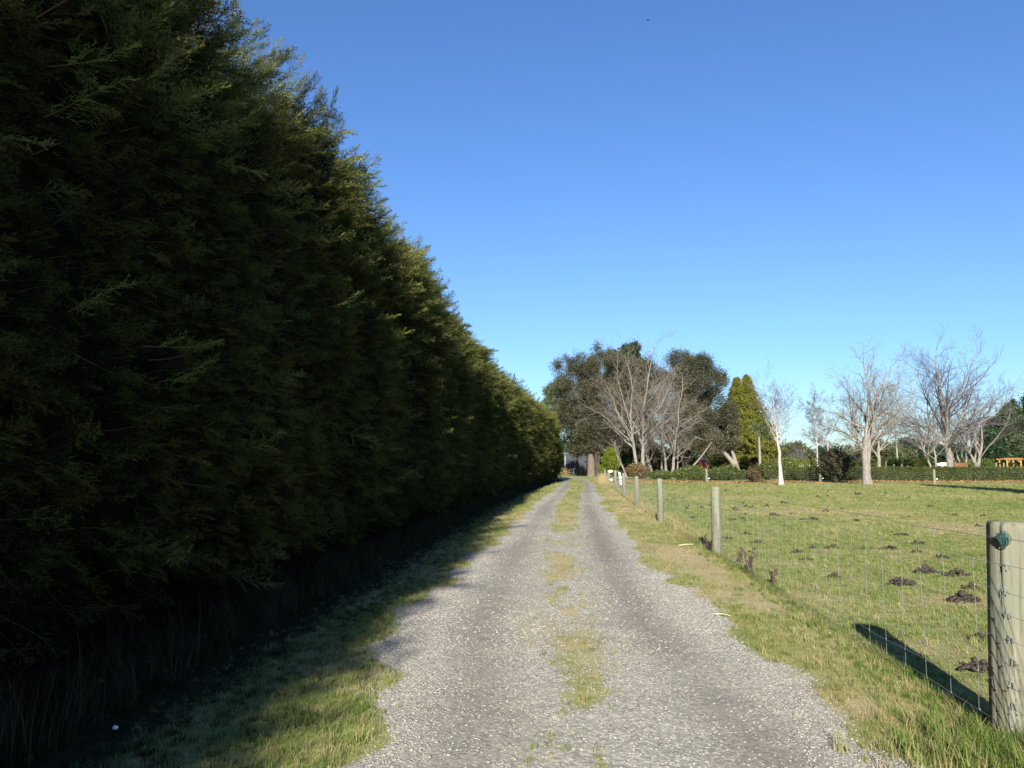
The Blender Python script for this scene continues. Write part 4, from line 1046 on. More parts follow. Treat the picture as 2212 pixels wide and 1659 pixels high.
# ---- far trees, 200 to 450 m
far = [  # px, top, dist, radius, kind
    (1706, 978, 260, 5.0, 'u', 'round crowned far tree with open foot, left of its denser twin'), (1722, 985, 262, 5.5, 'r', 'dense round far tree behind the white barked tree'),
    (1773, 965, 330, 4.2, 'c', 'tall tiered far conifer between the silver birches, left one'), (1788, 966, 330, 3.6, 'c', 'tall tiered far conifer between the silver birches, right one'),
    (1804, 977, 300, 5.0, 'c', 'broad pointed far conifer right of the silver birches'), (1744, 997, 420, 6, 'c', 'tiny far conifer clump above the olive shrubs'),
    (1752, 999, 420, 6, 'c', 'tiny far conifer beside the olive shrubs'), (1830, 1000, 320, 9, 'r', 'low far tree left of the lichen tree trunk'), (1850, 1000, 330, 9, 'r', 'low far tree just behind the crooked fruit tree'),
    (1908, 982, 280, 8, 'r', 'mid green far tree behind the grey bare tree'), (1890, 992, 290, 8, 'r', 'low far tree just right of the lichen trunk'), (1921, 990, 300, 8, 'r', 'low far tree left of the power pole'),
    (1914, 968, 330, 4, 'c', 'pointed far conifer above the grey bare tree foot'), (1950, 975, 310, 8, 'p', 'far pine just right of the power pole'), (1967, 965, 305, 9, 'p', 'highest far pine right of the power pole'),
    (1985, 972, 320, 9, 'p', 'far pine in the middle of the row right of the pole'), (2003, 978, 315, 8, 'p', 'far pine left of the two stemmed bare tree'), (2018, 970, 320, 8, 'p', 'far pine behind the two stemmed bare tree'), (2036, 975, 320, 9, 'p', 'far pine left of the biggest trunk'),
    (2095, 985, 300, 8, 'p', 'far pine behind the timber slat box'), (1540, 985, 330, 8, 'p', 'far pine right of the red container'), (1515, 980, 340, 8, 'p', 'far pine above the red container'), (1560, 978, 340, 8, 'p', 'far pine left of the leaning tree'), (1577, 990, 330, 8, 'p', 'low far pine behind the leaning trunk'),
    (1214, 968, 180, 2.6, 'p', 'dark pine between the hedge end and the grey shed'), (1226, 975, 480, 3, 'c', 'first tiny conifer above the shed roof'), (1234, 968, 480, 3.5, 'c', 'second tiny conifer above the shed roof'), (1241, 968, 480, 3.5, 'c', 'third tiny conifer above the shed roof'),
    (1249, 967, 480, 3.5, 'c', 'fourth tiny conifer above the shed roof'), (1667, 1000, 330, 8, 'r', 'low far tree right of the cabbage tree'), (1685, 1003, 330, 8, 'r', 'low far tree left of the white trunk')]
for k, (px, ty, D, rr, kd, lab) in enumerate(far):
    h = Zt(ty, D); loc = (X(px, D), D); gr = 'trees on the horizon'
    if kd == 'c': conifer(loc, h, rr * .8, lab, 'far', gr, 200 + k, n=46, leaf=0.55, per=5, name='far_conifer', spr=.3, base=0.1, power=.75)
    elif kd == 'u': evergreen(loc, h, rr, lab, 'far2', gr, 200 + k, base=.5, n1=16, n2=6, n3=4, leaf=.45, per=6, spr=.6, name='far_tree')
    elif kd == 'p': evergreen(loc, h, rr * .8, lab, 'far', gr, 200 + k, base=.04, n1=20, n2=6, n3=4, leaf=.6, per=6, spr=.7, name='far_tree')
    else: evergreen(loc, h, rr, lab, 'far2', gr, 200 + k, base=.04, n1=20, n2=6, n3=4, leaf=.55, per=6, spr=.8, name='far_tree')
# the unbroken bank of scrub and shelter belts beyond, read as one mass
def far_bank():
    rng = np.random.default_rng(300)
    def bank(name, D0, D1, x0, x1, h0, h1, n, leaf, mat, lab):
        x = rng.uniform(x0, x1, n); y = rng.uniform(D0, D1, n)
        top = h0 + (h1 - h0) * fbm(x * 0.07, y * 0 + 2, 4, 303)
        z = top * rng.random(n) ** 0.6
        V, F = leaves_at(np.stack([x, y, z], 1), 5, leaf, leaf * 1.5, rng, .3)
        tag(link(name, mesh_from(name, V, F, M[mat])), lab, 'scrub', kind='stuff')
    bank('scrub_bank', 117, 125, X(1668, 120), X(2130, 120) , 1.5, 3.1, 12000, .15, 'scrub', 'olive scrub bank beyond the low hedge')
    bank('distant_trees', 380, 420, -60, 330, 2, 9, 9000, 1.1, 'far', 'far dark shelter belts along the horizon')
far_bank()

# ---- low clipped hedge behind the far fence
def low_hedge():
    root = thing('low_hedge', (40, 80, 0), 'low clipped green hedge behind the far fence', 'hedge')
    rng = np.random.default_rng(400)
    x0, x1, yb, h = X(1690, 79), X(2330, 79), 79.0, 1.34
    g = Geo(); box(g, x0 - 40 + .1, x1 - 40 - .1, -.55, .55, 0, h - .1); link('inner_branches', g.mesh('inner', M['hedge_core']), root)
    n = 15000
    x = rng.uniform(x0, x1, n); face = rng.random(n)
    bul = 0.12 * (fbm(x * .9, x * 0, 3, 401) - .5) * 2
    front = face < .62
    y = np.where(front, -.62 - bul, rng.uniform(-.62, .6, n)); z = np.where(front, rng.uniform(.12, h, n), h + rng.uniform(-.1, .02, n) + bul * .15)
    z = z * (1 - .12 * sstep(X(1760, 79), X(1690, 79), x)); 
    P = np.stack([x - 40, y + rng.normal(0, .05, n), z], 1)
    keep = fbm(x * 1.3, z * 2.2, 3, 405) > .30
    V, F = leaves_at(P[keep], 6, .085, .07, rng, .3)
    link('foliage', mesh_from('foliage', V, F, M['box']), root)['kind'] = 'stuff'
low_hedge()

# ================================================================== FENCES
def post_mesh(r, H, seed, sides=40, rings=26, crack=1.0):
    rng = np.random.default_rng(seed)
    th = np.linspace(0, 2 * math.pi, sides, endpoint=False); zz = np.linspace(-0.15, H, rings)
    T, Z = np.meshgrid(th, zz)
    n = fbm(np.cos(T) * 5 + seed, np.sin(T) * 5 + Z * 0.35, 3, seed)
    rr = r * (1 + 0.05 * (n - .5) * 2 * crack) * (1.05 - 0.08 * (Z / H))
    # long drying cracks
    for k in range(6):
        a = rng.uniform(0, 6.28); z0 = rng.uniform(0, H * .7); z1 = z0 + rng.uniform(.25, .6) * H
        d = np.abs((T - a + math.pi) % (2 * math.pi) - math.pi)
        rr = rr - r * 0.045 * crack * (d < 2 * math.pi / sides * .8) * (Z > z0) * (Z < z1)
    rr[-1] *= 0.93; 
    V = np.stack([rr * np.cos(T), rr * np.sin(T), Z], -1).reshape(-1, 3)
    i = np.arange(rings * sides).reshape(rings, sides)
    F4 = np.stack([i[:-1], np.roll(i[:-1], -1, 1), np.roll(i[1:], -1, 1), i[1:]], -1).reshape(-1, 4)
    V = np.concatenate([V, [(0, 0, H + .006)]]); c = len(V) - 1
    F3 = np.stack([i[-1], np.roll(i[-1], -1), np.full(sides, c)], -1)
    me = mesh_from('post', V, [F3, F4], M['post'], False)
    return me
WIRES = (0.11, 0.22, 0.335, 0.46, 0.585, 0.72, 0.85, 0.99)
fence = thing('roadside_fence', (2.8, 4.4, 0), 'wire netting fence on wooden posts along the right side of the track', 'fence')
FO = Vector((2.8, 4.4, 0))
posts = [(1.95, -5.0, .085, 1.25), (2.90, 4.42, .140, 1.215), (*ground_at(1549, 1197), .085, 1.18), (*ground_at(1427, 1127), .085, 1.2), (*ground_at(1376.5, 1093.5), .085, 1.17), (*ground_at(1348, 1073), .095, 1.2), (*ground_at(1330, 1058), .10, 1.29),
         (*ground_at(1315, 1047), .11, 1.22), (*ground_at(1307, 1040.5), .08, 1.25), (*ground_at(1299, 1036), .10, 1.35)]
for k, (x, y, r, h) in enumerate(posts):
    big = k == 1
    me = post_mesh(r, h, 500 + k, 72 if big else 20, 60 if big else 12)
    o = link('post', me, fence); o.location = Vector((x, y, 0)) - FO
    o.rotation_euler = (RNG.normal(0, .012), (-.028 if big else RNG.normal(0, .018)), RNG.uniform(0, 6))
    if big:
        o['label'] = 'thick strainer post nearest the camera with green twine'; o.rotation_euler = Matrix.Rotation(.045, 3, 'Y').to_euler()
posts = sorted(posts, key=lambda p: p[1])
def fence_pt(y, z, side=-1):
    """a point on the fence wires; they pass the road side of every post"""
    ys = [p[1] for p in posts]; xs = [p[0] - (p[2] + .004) for p in posts]
    return np.stack([np.interp(y, ys, xs), y, z + np.zeros_like(y)], -1)
ys_all = np.arange(-5, 79, 0.33)
for j, z in enumerate(WIRES + (1.135,)):
    y = np.concatenate([np.arange(-5, 20, .11), np.arange(20, 79.01, .66)])
    sag = 0.012 * (noise2(y * 1.5, y * 0 + j, 600) - .5) * 2
    P = fence_pt(y, z + sag) - np.array(FO)
    g = Geo(); tubes(g, P, np.full(len(y), .0015 if j < 8 else .0016) * np.where(y < 15, 1, 1.5), 4)
    link('line_wire', g.mesh('line_wire', M['wire_dark'] if j == 8 else M['wire']), fence)
def stay(z0=.11, z1=.99):
    g = Geo(); zz = np.linspace(z0, z1, 9); P = np.stack([0.004 * np.sin(zz * 9), 0.006 * np.sin(zz * 7 + 1), zz], 1); tubes(g, P, np.full(9, .0013), 4)
    for z in WIRES:
        box(g, -.0028, .0028, -.004, .004, z - .004, z + .004)
    return g.mesh('stay_wire', M['wire'])
sm = stay()
for y in ys_all[ys_all < 30]:
    p = fence_pt(np.array([y]), 0)[0]
    o = link('stay_wire', sm, fence); o.location = Vector(p) - FO; o.rotation_euler = (RNG.normal(0, .02), 0, RNG.uniform(-.5, .5))
g = Geo()
yy = ys_all[ys_all >= 30]; P = fence_pt(yy, 0)
tubes(g, np.stack([P + (0, 0, .11), P + (0, 0, .99)], 1) - np.array(FO), np.full((len(yy), 2), .0018), 3, False)
link('far_stay_wires', g.mesh('far_stay_wires', M['wire']), fence)['kind'] = 'stuff'
# staples, wire wrapped across the big post, twine
def staples(px, py, r):
    for z in WIRES[1:]:
        for a in (0,):
            g = Geo(); th = -2.25 + RNG.normal(0, .05)
            n = np.array([math.cos(th), math.sin(th), 0]); t = np.array([-math.sin(th), math.cos(th), 0]); c0 = n * (r + .003)
            tl = RNG.normal(0, .006)
            pts = [c0 - t * .009 + (0, 0, -.035), c0 - t * (.007 - tl) + (0, 0, .0) + n * .006, c0 + (0, 0, .012) + n * .008, c0 + t * (.007 + tl) + n * .006, c0 + t * .010 + (0, 0, -.035)]
            tubes(g, np.array(pts) + (0, 0, z), np.full(5, .0026), 5)
            o = link('staple', g.mesh('staple', M['wire']), fence); o.location = Vector((px, py, 0)) - FO
staples(2.90, 4.42, .140)
M['twine'] = plain_mat('green_twine', (0.016, 0.062, 0.052), 0.6, 0.35, 80)
g = Geo(); rng = np.random.default_rng(9)
for k in range(26):
    th0 = -2.42 + rng.normal(0, .07); zc = 1.125 + rng.normal(0, .016)
    a = np.linspace(0, 6.28, 10); rr = rng.uniform(.008, .021)
    nrm = np.array([math.cos(th0), math.sin(th0), 0]); tan = np.array([-math.sin(th0), math.cos(th0), 0])
    P = nrm * (.140 + rng.uniform(0, .02)) + tan * (np.cos(a) * rr * .8)[:, None] + np.array([0, 0, 1]) * (np.sin(a) * rr * 1.5)[:, None] + (0, 0, zc) + rng.normal(0, .003, (10, 3))
    tubes(g, P, np.full(10, .0026), 4)
o = link('twine_knot', g.mesh('twine_knot', M['twine']), fence); o.location = Vector((2.93, 4.42, 0)) - FO
# white insulators beside the posts where the two fences meet
def insulator(pt, s=1.0):
    g = Geo(); tubes(g, [(-.075 * s, 0, 0), (-.05 * s, 0, 0), (-.048 * s, 0, 0), (.048 * s, 0, 0), (.05 * s, 0, 0), (.075 * s, 0, 0)], [.02 * s, .02 * s, .045 * s, .045 * s, .02 * s, .02 * s], 10)
    o = link('insulator', g.mesh('insulator', M['white'], True), fence); o.location = Vector(pt) - FO; return o
Yi = posts[-4][1] + 1.5
for z in np.linspace(.34, 1.1, 7): insulator(at(1338 - (1.1 - z) * -4, 1008, Yi)[:2] + (z,), 1.15)
insulator((posts[-4][0] - .32, posts[-4][1], 1.22), 2.0); insulator((posts[-4][0] - .28, posts[-4][1], .66), 1.4)
insulator((posts[5][0] - .12, posts[5][1], .98), 1.0)

ff = thing('far_fence', (30, 68, 0), 'wire fence with few posts crossing the far end of the paddock before the low hedge', 'fence')
fo = Vector((30, 68, 0))
fp = [(X(1338, Yi), Yi), ground_at(1527, 1043.3), ground_at(1772.5, 1043.0), ground_at(2019, 1045), (X(2290, 66), 66)]
for k, (x, y) in enumerate(fp[1:-1] + [(X(2235, 66), 66)]):
    o = link('post', post_mesh(.11 if k < 3 else .09, 1.28, 540 + k, 16, 10), ff); o.location = Vector((x, y, 0)) - fo; o.rotation_euler = (0, RNG.normal(0, .02), k)
    if k < 3:
        g = Geo(); tubes(g, [(.10, 0, .42), (.16, 0, .42), (.17, 0, .42), (.26, 0, .42)], [.03, .03, .06, .05], 8); i_ = link('insulator', g.mesh('insulator', M['white'], True), ff); i_.location = Vector((x, y - .06, 0)) - fo
for z in (.2, .42, .62, .82, 1.0, 1.14):
    g = Geo(); xs = np.array([p[0] for p in fp]); ys = np.array([p[1] for p in fp]) - .12; t = np.linspace(0, 4, 60)
    P = np.stack([np.interp(t, range(5), xs), np.interp(t, range(5), ys), z + 0 * t], 1) - np.array(fo)
    tubes(g, P, np.full(60, .0045), 3); link('line_wire', g.mesh('line_wire', M['wire_dark']), ff)

# ================================================================== DARK CLOD HEAPS
def heap(x, y, wid, label, seed, tall=0.42):
    rng = np.random.default_rng(seed)
    g = Geo(); small = wid < 0.2
    wid *= 1.15
    n = 9 if y > 25 else (26 if y > 12 else 46)
    for k in range(n):
        a = rng.uniform(0, 6.28); q = rng.random() ** .6
        cx = wid * .50 * q * math.cos(a) * (1.3 if rng.random() < .25 else 1); cy = wid * .30 * q * math.sin(a); rr = wid * (rng.uniform(.09, .15) if y > 25 else rng.uniform(.045, .10)) * (1.15 - .4 * q)
        cz = max(rr * .3, wid * tall * (1.05 if y > 25 else 0.72) * (1 - q) ** .9 * rng.uniform(.35, .9))
        blob(g, (cx, cy, cz), (rr * rng.uniform(.8, 1.3), rr, rr * rng.uniform(.7, 1)), seed * 7 + k, 1, .7)
    for k in range(12 if y < 20 else 3):
        rr = wid * rng.uniform(.015, .04); blob(g, (wid * rng.normal(0, .4), wid * rng.normal(0, .22), rr * .4), (rr, rr, rr * .8), seed * 9 + k, 1, .5)
    if y > 20: g.V = [v + np.array([0, 0, .02]) for v in g.V]
    o = link('clod_heap', g.mesh('clod_heap', M['soil'], False)); o.location = (x, y, 0.005); o.rotation_euler = (0, 0, 0)
    return tag(o, label, 'soil heap', 'dark clod heaps dotted over the paddock')
named = {
    (248, 75): 'tiny far heap behind the second post, nearer of two on its right', (155, 50): 'flat tiny heap just right of the second post top', (250, 15): 'tiny far heap in line with the golden conifer, close to the far fence',
    (465, 32): 'speck sized heap left of the white barked tree foot', (578, 66): 'small heap straight below the white barked tree', (880, 98): 'small ragged heap straight below the middle far fence post', (955, 93): 'small flat heap right of the ragged one below the middle far post',
    (960, 50): 'speck sized heap below the dark bush with the narrow foot', (1005, 108): 'tiny low heap below and right of the dark bush', (1195, 80): 'thin brown smear of clods below and left of the lichen tree', (1415, 68): 'thin flat heap below and right of the lichen tree',
    (1595, 107): 'tiny flat heap in the open right half of the far paddock', (1870, 48): 'tiny heap below the right far fence post', (1983, 127): 'tiny isolated heap at the far right below the tree shadow', (600, 145): 'low dark heap touched by the top wire at mid paddock',
    (292, 148): 'flat brown heap, uppermost of the cluster right of the second post', (320, 172): 'thin brown heap left of the small peaked one, right of the second post', (365, 182): 'small peaked heap right of the second post', (215, 200): 'low dark heap with a tail right of the second post',
    (1070, 195): 'small round topped heap right of the one cut by the top wire', (303, 240): 'small peaked heap under the cluster right of the second post', (665, 233): 'small lone heap right of the widest far left heap', (210, 278): 'left one of two neighbouring heaps right of the second post',
    (285, 270): 'right one of two neighbouring heaps right of the second post', (1185, 288): 'small low heap alone under the top wire', (1595, 258): 'small low heap alone in the right middle distance', (1775, 178): 'flat brown patch of clods in the right far paddock',
    (2145, 325): 'small heap above and left of the strainer post top', (585, 515): 'tiny heap alone left of the row of four',
    (2170, 1210): 'dark heap half hidden behind the strainer post, above mid height', (2030, 920): 'largest dark clod heap, left of the strainer post in the middle of its height',
    (2090, 820): 'dark heap touching the left edge of the strainer post, above the largest heap', (1550, 785): 'wide brown black heap left of the two heaps near the strainer post',
    (1010, 730): 'lone dark heap with a straw stalk at its right behind the netting', (1975, 712): 'flat broad clod heap above the largest heap', (1735, 690): 'rounded clod heap with a low tail to the left, above the wide brown black heap',
    (1860, 575): 'paired brown heap below the top netting wire near the strainer post', (1660, 528): 'small wedge shaped dark heap left of the paired brown heap', (1445, 505): 'twin lumped brown heap right end of the row of four',
    (1240, 505): 'low long heap third in the row of four', (1000, 502): 'dark heap second in the row of four', (835, 500): 'brown heap first in the row of four', (720, 535): 'dark heap just below left of the row of four',
    (785, 590): 'flat thin clod trail under the row of four', (1675, 462): 'dark crumbly heap with grass behind it above the wedge shaped heap', (1540, 392): 'low wide heap above the row of four to the right',
    (318, 388): 'dark heap right of the second post, level with its middle', (400, 458): 'flattened dark heap right of the second post near its foot', (165, 425): 'reddish flat clod strip touching the second post',
    (525, 247): 'widest heap of the far left cluster behind the second post', (840, 275): 'right one of two triangular heaps under the top wire', (765, 278): 'left one of two triangular heaps under the top wire',
    (940, 213): 'dark heap cut by the top wire in the mid paddock', (478, 172): 'pointed dark heap right of the second post top', (1960, 243): 'small heap on the right of the far paddock, left one of two', (2190, 248): 'small heap on the right of the far paddock, right one of two'}
c6 = [(248, 75, 30), (155, 50, 30), (250, 15, 20), (465, 32, 15), (578, 66, 35), (880, 98, 40), (955, 93, 30), (960, 50, 18), (1005, 108, 15), (1195, 80, 60), (1415, 68, 30), (1595, 107, 30), (1870, 48, 25), (1983, 127, 20), (600, 145, 50),
      (292, 148, 30), (320, 172, 45), (365, 182, 40), (478, 172, 45), (215, 200, 55), (940, 213, 50), (1070, 195, 35), (303, 240, 45), (525, 247, 90), (665, 233, 25), (210, 278, 60), (285, 270, 40), (765, 278, 50), (840, 275, 75), (1185, 288, 60),
      (1595, 258, 45), (1775, 178, 50), (1960, 243, 55), (2190, 248, 50), (2145, 325, 60), (318, 388, 70), (165, 425, 100), (400, 458, 75), (1540, 392, 95), (1675, 462, 100), (585, 515, 30), (835, 500, 80), (720, 535, 95), (1000, 502, 110),
      (1240, 505, 110), (1445, 505, 120), (1660, 528, 75), (1860, 575, 100), (785, 590, 100), (1010, 730, 110), (1735, 690, 150), (1975, 712, 160), (1550, 785, 190), (2090, 820, 130), (2030, 920, 220), (2170, 1210, 150)]
def heap_src(sx, sy, wsrc, lab, seed, tall=.42):
    px, py = sx * 2212 / 3840, sy * 2212 / 3840
    x, y = ground_at(px, py); heap(x, y, wsrc * .576 / 1598 * y * 1.0, lab, seed, tall)
for k, (cx, cy, cw) in enumerate(c6):
    flat = (cx, cy) in ((785, 590), (165, 425), (1240, 505), (1540, 392))
    far_l = 'small dark clod heap in the far left part of the paddock' if cx < 750 else ('small dark clod heap in the far middle of the paddock' if cx < 1500 else 'small dark clod heap in the far right part of the paddock')
    heap_src(2650 + cx * .4747, 1820 + cy * .4747, cw * .4747, named.get((cx, cy), far_l), 700 + k, .2 if flat else .45)
heap_src(2900 + 1140 * .6812, 1750 + 1120 * .6812, 170 * .6812, 'big rounded dark clods beside the strainer post, nearest heap of all', 790, .5)
for k, (a, b, c_, lab) in enumerate(((155, 100, 55, 'dark heap left of the third post'), (370, 100, 40, 'small heap just right of the third post'), (470, 88, 60, 'left heap of a pair between second and third posts'), (605, 82, 70, 'right heap of a pair between second and third posts'),
                                 (645, 218, 70, 'low brown heap between second and third posts'), (670, 182, 45, 'small pointed heap above the low brown one between second and third posts'), (855, 208, 70, 'thin heap left of the second post'), (740, 345, 110, 'wide flat heap left of the second post, level with its middle'), (975, 180, 60, 'heap touching the second post on its left'))):
    heap_src(2400 + a * .27125, 1850 + b * .27125, c_ * .27125, lab, 800 + k, .3)
for k, (a, b) in enumerate(((110, 918), (375, 975), (525, 935), (940, 1025), (135, 1068), (1240, 1103), (1740, 900), (2150, 995))):
    heap_src(2700 + a * .1808, 1650 + b * .1808, 11, 'tiny dark clod heap close to the far fence', 820 + k, .35)

# ================================================================== SMALL THINGS BY THE FENCE
def dead_weed(loc, h, n, label, seed):
    rng = np.random.default_rng(seed); root = thing('dead_weed', (loc[0], loc[1], 0), label, 'weed', 'dead dock stalks along the fence')
    for k in range(n):
        g = Geo(); a = rng.uniform(0, 6.28); l = rng.uniform(.1, .45)
        P = path_through([(rng.normal(0, .05), rng.normal(0, .05), -.02), (l * .3 * math.cos(a) * h, l * .3 * math.sin(a) * h, h * .5), (l * h * math.cos(a), l * h * math.sin(a), h * rng.uniform(.7, 1))], 7)
        tubes(g, P, np.linspace(.006, .002, 7), 5)
        for q in range(14):
            u = rng.integers(2, 7); blob(g, P[u] + rng.normal(0, .012, 3), (.010, .010, .013), seed + q, 1, .4)
        link('stalk', g.mesh('stalk', M['dead_stem']), root)
wx, wy = ground_at(1620, 1238)
dead_weed((wx, wy), .38, 7, 'dark brown dead weed stalks at the fence right of the second post', 901)
wx, wy = ground_at(1668, 1262)
dead_weed((wx, wy), .2, 6, 'short brown dead weed just right of the taller dead stalks', 902)
wx, wy = ground_at(1600, 1215); dead_weed((wx, wy), .2, 5, 'small dead weed left of the taller dead stalks', 903)
wx, wy = ground_at(1530, 1190); dead_weed((wx, wy), .22, 5, 'thin dead stems at the left foot of the second post', 904)
def stick(px0, py0, px1, py1, r, label, mat):
    a = ground_at(px0, py0); b = ground_at(px1, py1); g = Geo()
    P = path_through([(0, 0, .02), ((b[0] - a[0]) * .5, (b[1] - a[1]) * .5 + .02, .03), (b[0] - a[0], b[1] - a[1], .02)], 7)
    tubes(g, P, np.linspace(r, r * .4, 7), 6); o = link('stick', g.mesh('stick', mat, True)); o.location = (a[0], a[1], .01); tag(o, label, 'stick', 'pale sticks and stalks on the grass')
M['straw_stick'] = plain_mat('pale_stick', (0.50, 0.44, 0.32), 0.8)
stick(1467, 1182, 1500, 1179, .016, 'pale dry stick on the verge left of the second post', M['straw_stick'])
stick(1395, 1106, 1403, 1110, .03, 'short pale stake end in the grass at the fourth post', M['straw_stick'])
stick(1545, 1333, 1580, 1337, .005, 'thin pale stalk on the verge above the gravel edge', M['straw_stick'])
stick(1963, 1228, 1990, 1237, .005, 'bent straw stalk near the wide heaps', M['straw_stick'])

# small white scrap in the shade
g = Geo(); blob(g, (0, 0, .015), (.016, .010, .012), 5, 2, .6); o = link('paper_scrap', g.mesh('paper_scrap', M['white'])); sx_, sy_ = ground_at(248, 1578); o.location = (sx_, sy_, 0); tag(o, 'small crumpled white scrap in the shaded grass at lower left', 'litter')

# bird high up
br = thing('bird', at(1400, 43, 42), 'tiny dark bird high in the blue sky', 'bird')
M['black'] = plain_mat('dark_feather', (.012, .013, .018), .8)
g = Geo(); tubes(g, [(0, -.09, .0), (0, -.05, .0), (0, 0, 0), (0, .06, 0), (0, .085, .0)], [.004, .022, .03, .016, .004], 8); link('body', g.mesh('body', M['black'], True), br)
for s in (-1, 1):
    V = np.array([(0, -.03, .01), (0, .035, .01), (s * .07, .02, .05), (s * .07, -.03, .05), (s * .13, -.03, .03), (0, -.03, .0), (0, .035, .0), (s * .07, .02, .042), (s * .07, -.03, .042)])
    F = [np.array([(2, 4, 3), (7, 8, 4), (2, 7, 4), (3, 4, 8)]), np.array([(0, 1, 2, 3), (5, 8, 7, 6), (1, 6, 7, 2), (0, 3, 8, 5)])]
    link('wing', mesh_from('wing', V, F, M['black']), br)

# ================================================================== BUILT THINGS FAR OFF
# power pole
pp = thing('power_pole', (X(1939, 140), 140, 0), 'power pole with two crossarms between the lichen tree and the biggest bare tree', 'pole')
M['pole_top'] = plain_mat('weathered_pole', (.13, .11, .105), .9); M['pole_green'] = plain_mat('pale_green_pole', (.16, .20, .13), .8)
Hp = Zt(896, 140)
g = Geo(); tubes(g, [(0.1, 0, -.1), (0.02, 0, 5.6)], [.17, .15], 10); link('lower_pole', g.mesh('lower_pole', M['pole_green'], True), pp)
g = Geo(); tubes(g, [(.02, 0, 5.6), (-.15, 0, Hp)], [.145, .10], 10); link('upper_pole', g.mesh('upper_pole', M['pole_top'], True), pp)
for z, w_ in ((Hp - .35, .75), (Zt(935, 140), .95)):
    g = Geo(); box(g, -w_ - .08, w_ - .08, -.28, -.16, z - .06, z + .06); a = link('crossarm', g.mesh('crossarm', M['pole_top']), pp)
    for k in (-1, -.5, .5, 1):
        g = Geo(); tubes(g, [(k * w_ * .92 - .08, -.22, z + .06), (k * w_ * .92 - .08, -.22, z + .12), (k * w_ * .92 - .08, -.22, z + .2)], [.02, .05, .03], 8); i_ = link('insulator', g.mesh('insulator', M['wire_dark']), a)
# grey shed
M['shed_wall'] = plain_mat('grey_cladding', (.040, .043, .053), .6, .06, 2, spec=.3); M['shed_trim'] = plain_mat('pale_trim', (.20, .22, .24), .6, .05)
D = 168; x0 = X(1222, D); x1 = X(1300, D)
sh = thing('shed', (x0, D, 0), 'dark grey steel shed beyond the bend of the track', 'shed')
n = 260; xs = np.linspace(0, x1 - x0, n); yy = .035 * np.sign(np.sin(np.arange(n) * math.pi / 2 + .4)); top = Zt(981, D) + (xs / (x1 - x0)) * 1.5
V = np.concatenate([np.stack([xs, yy, xs * 0], 1), np.stack([xs, yy, top], 1)]); i = np.arange(n - 1)
link('front_wall', mesh_from('front_wall', V, np.stack([i, i + 1, i + 1 + n, i + n], 1), M['shed_wall']), sh)
g = Geo(); box(g, .0, x1 - x0, .08, 9, 0, Zt(981, D)); link('side_wall', g.mesh('side_wall', M['shed_wall']), sh)
g = Geo(); V = [(-.2, -.25, top[0] + .02), (x1 - x0 + .2, -.25, top[-1] + .05), (x1 - x0 + .2, 9.2, top[-1] + .05), (-.2, 9.2, top[0] + .02)]; V += [(a, b, c + .12) for a, b, c in V]; g.add(V, BOXF); link('roof', g.mesh('roof', M['shed_trim']), sh)
g = Geo(); box(g, -.25, .0, -.12, .1, 0, top[0]); link('corner_trim', g.mesh('corner_trim', M['shed_trim']), sh)
gr = thing('pipe_rail', (X(1239, 150), 150, 0), 'low grey pipe rail in front of the grey shed', 'rail')
for a in (0, 3.2):
    g = Geo(); tubes(g, [(a, 0, 0), (a, 0, 1.15)], [.06, .06], 8); link('upright', g.mesh('upright', M['shed_trim'], True), gr)
g = Geo(); tubes(g, [(-.06, 0, 1.15), (3.26, 0, 1.2)], [.06, .06], 8); link('top_rail', g.mesh('top_rail', M['shed_trim'], True), gr)
def dry_clump(px, Y, h, label, seed, n=160):
    rng = np.random.default_rng(seed); root = thing('dry_grass_clump', (X(px, Y), Y, 0), label, 'grass clump', 'tan dry grass clumps near the bend')
    d = norm(rng.normal(0, .35, (n, 3)) + np.array([0, 0, 1])); L = h * rng.uniform(.6, 1.1, (n, 1)); b = rng.normal(0, .35, (n, 3)) * (1, 1, 0)
    P = np.stack([b, b + d * L * .6, b + d * L + np.array([0, 0, -.12 * h]) + d * (1, 1, 0) * h * .3], 1)
    g = Geo(); tubes(g, P, np.tile([.03, .03, .012], (n, 1)), 3, False); link('blades', g.mesh('blades', M['straw']), root)
dry_clump(1255, 135, 2.2, 'tall tan dry grass clump in front of the shed', 910); dry_clump(1262, 133, 1.7, 'shorter tan dry grass clump left of the stump', 911)
dry_clump(1216, 128, 1.6, 'tan dry grass clump at the left edge of the shed', 912, 90)

# red shipping container
M['red'] = plain_mat('red_container_paint', (.40, .070, .045), .6, .12, 3); M['red_dark'] = plain_mat('container_red_bars', (.50, .20, .16), .5, .1)
M['yellow'] = plain_mat('yellow_mark', (.75, .42, .05), .6, .05)
D = 152; cx = X(1520, D)
ct = thing('shipping_container', (cx, D, .25), 'red shipping container with white lettering behind the grove shrubs', 'container', rz=R(8))
g = Geo(); box(g, -1.22, 1.22, .06, 6, 0, 2.75); link('body', g.mesh('body', M['red']), ct)
n = 70; ys = np.linspace(.05, 6, n); yy = .03 * np.sign(np.sin(np.arange(n) * math.pi / 2 + .4)); i = np.arange(n - 1)
V = np.concatenate([np.stack([-1.26 + yy, ys, ys * 0 + .1], 1), np.stack([-1.26 + yy, ys, ys * 0 + 2.65], 1)]); link('corrugated_side', mesh_from('corrugated_side', V, np.stack([i, i + 1, i + 1 + n, i + n], 1), M['red']), ct)
for s in (-1, 1):
    g = Geo(); box(g, min(s * .02, s * 1.14), max(s * .02, s * 1.14), 0.0, .055, .12, 2.58); d_ = link('door', g.mesh('door', M['red']), ct)
    for q in (.35, .85):
        g = Geo(); tubes(g, [(s * q, -.05, .1), (s * q, -.05, 2.62)], [.03, .03], 6); link('lock_bar', g.mesh('lock_bar', M['red_dark']), d_)
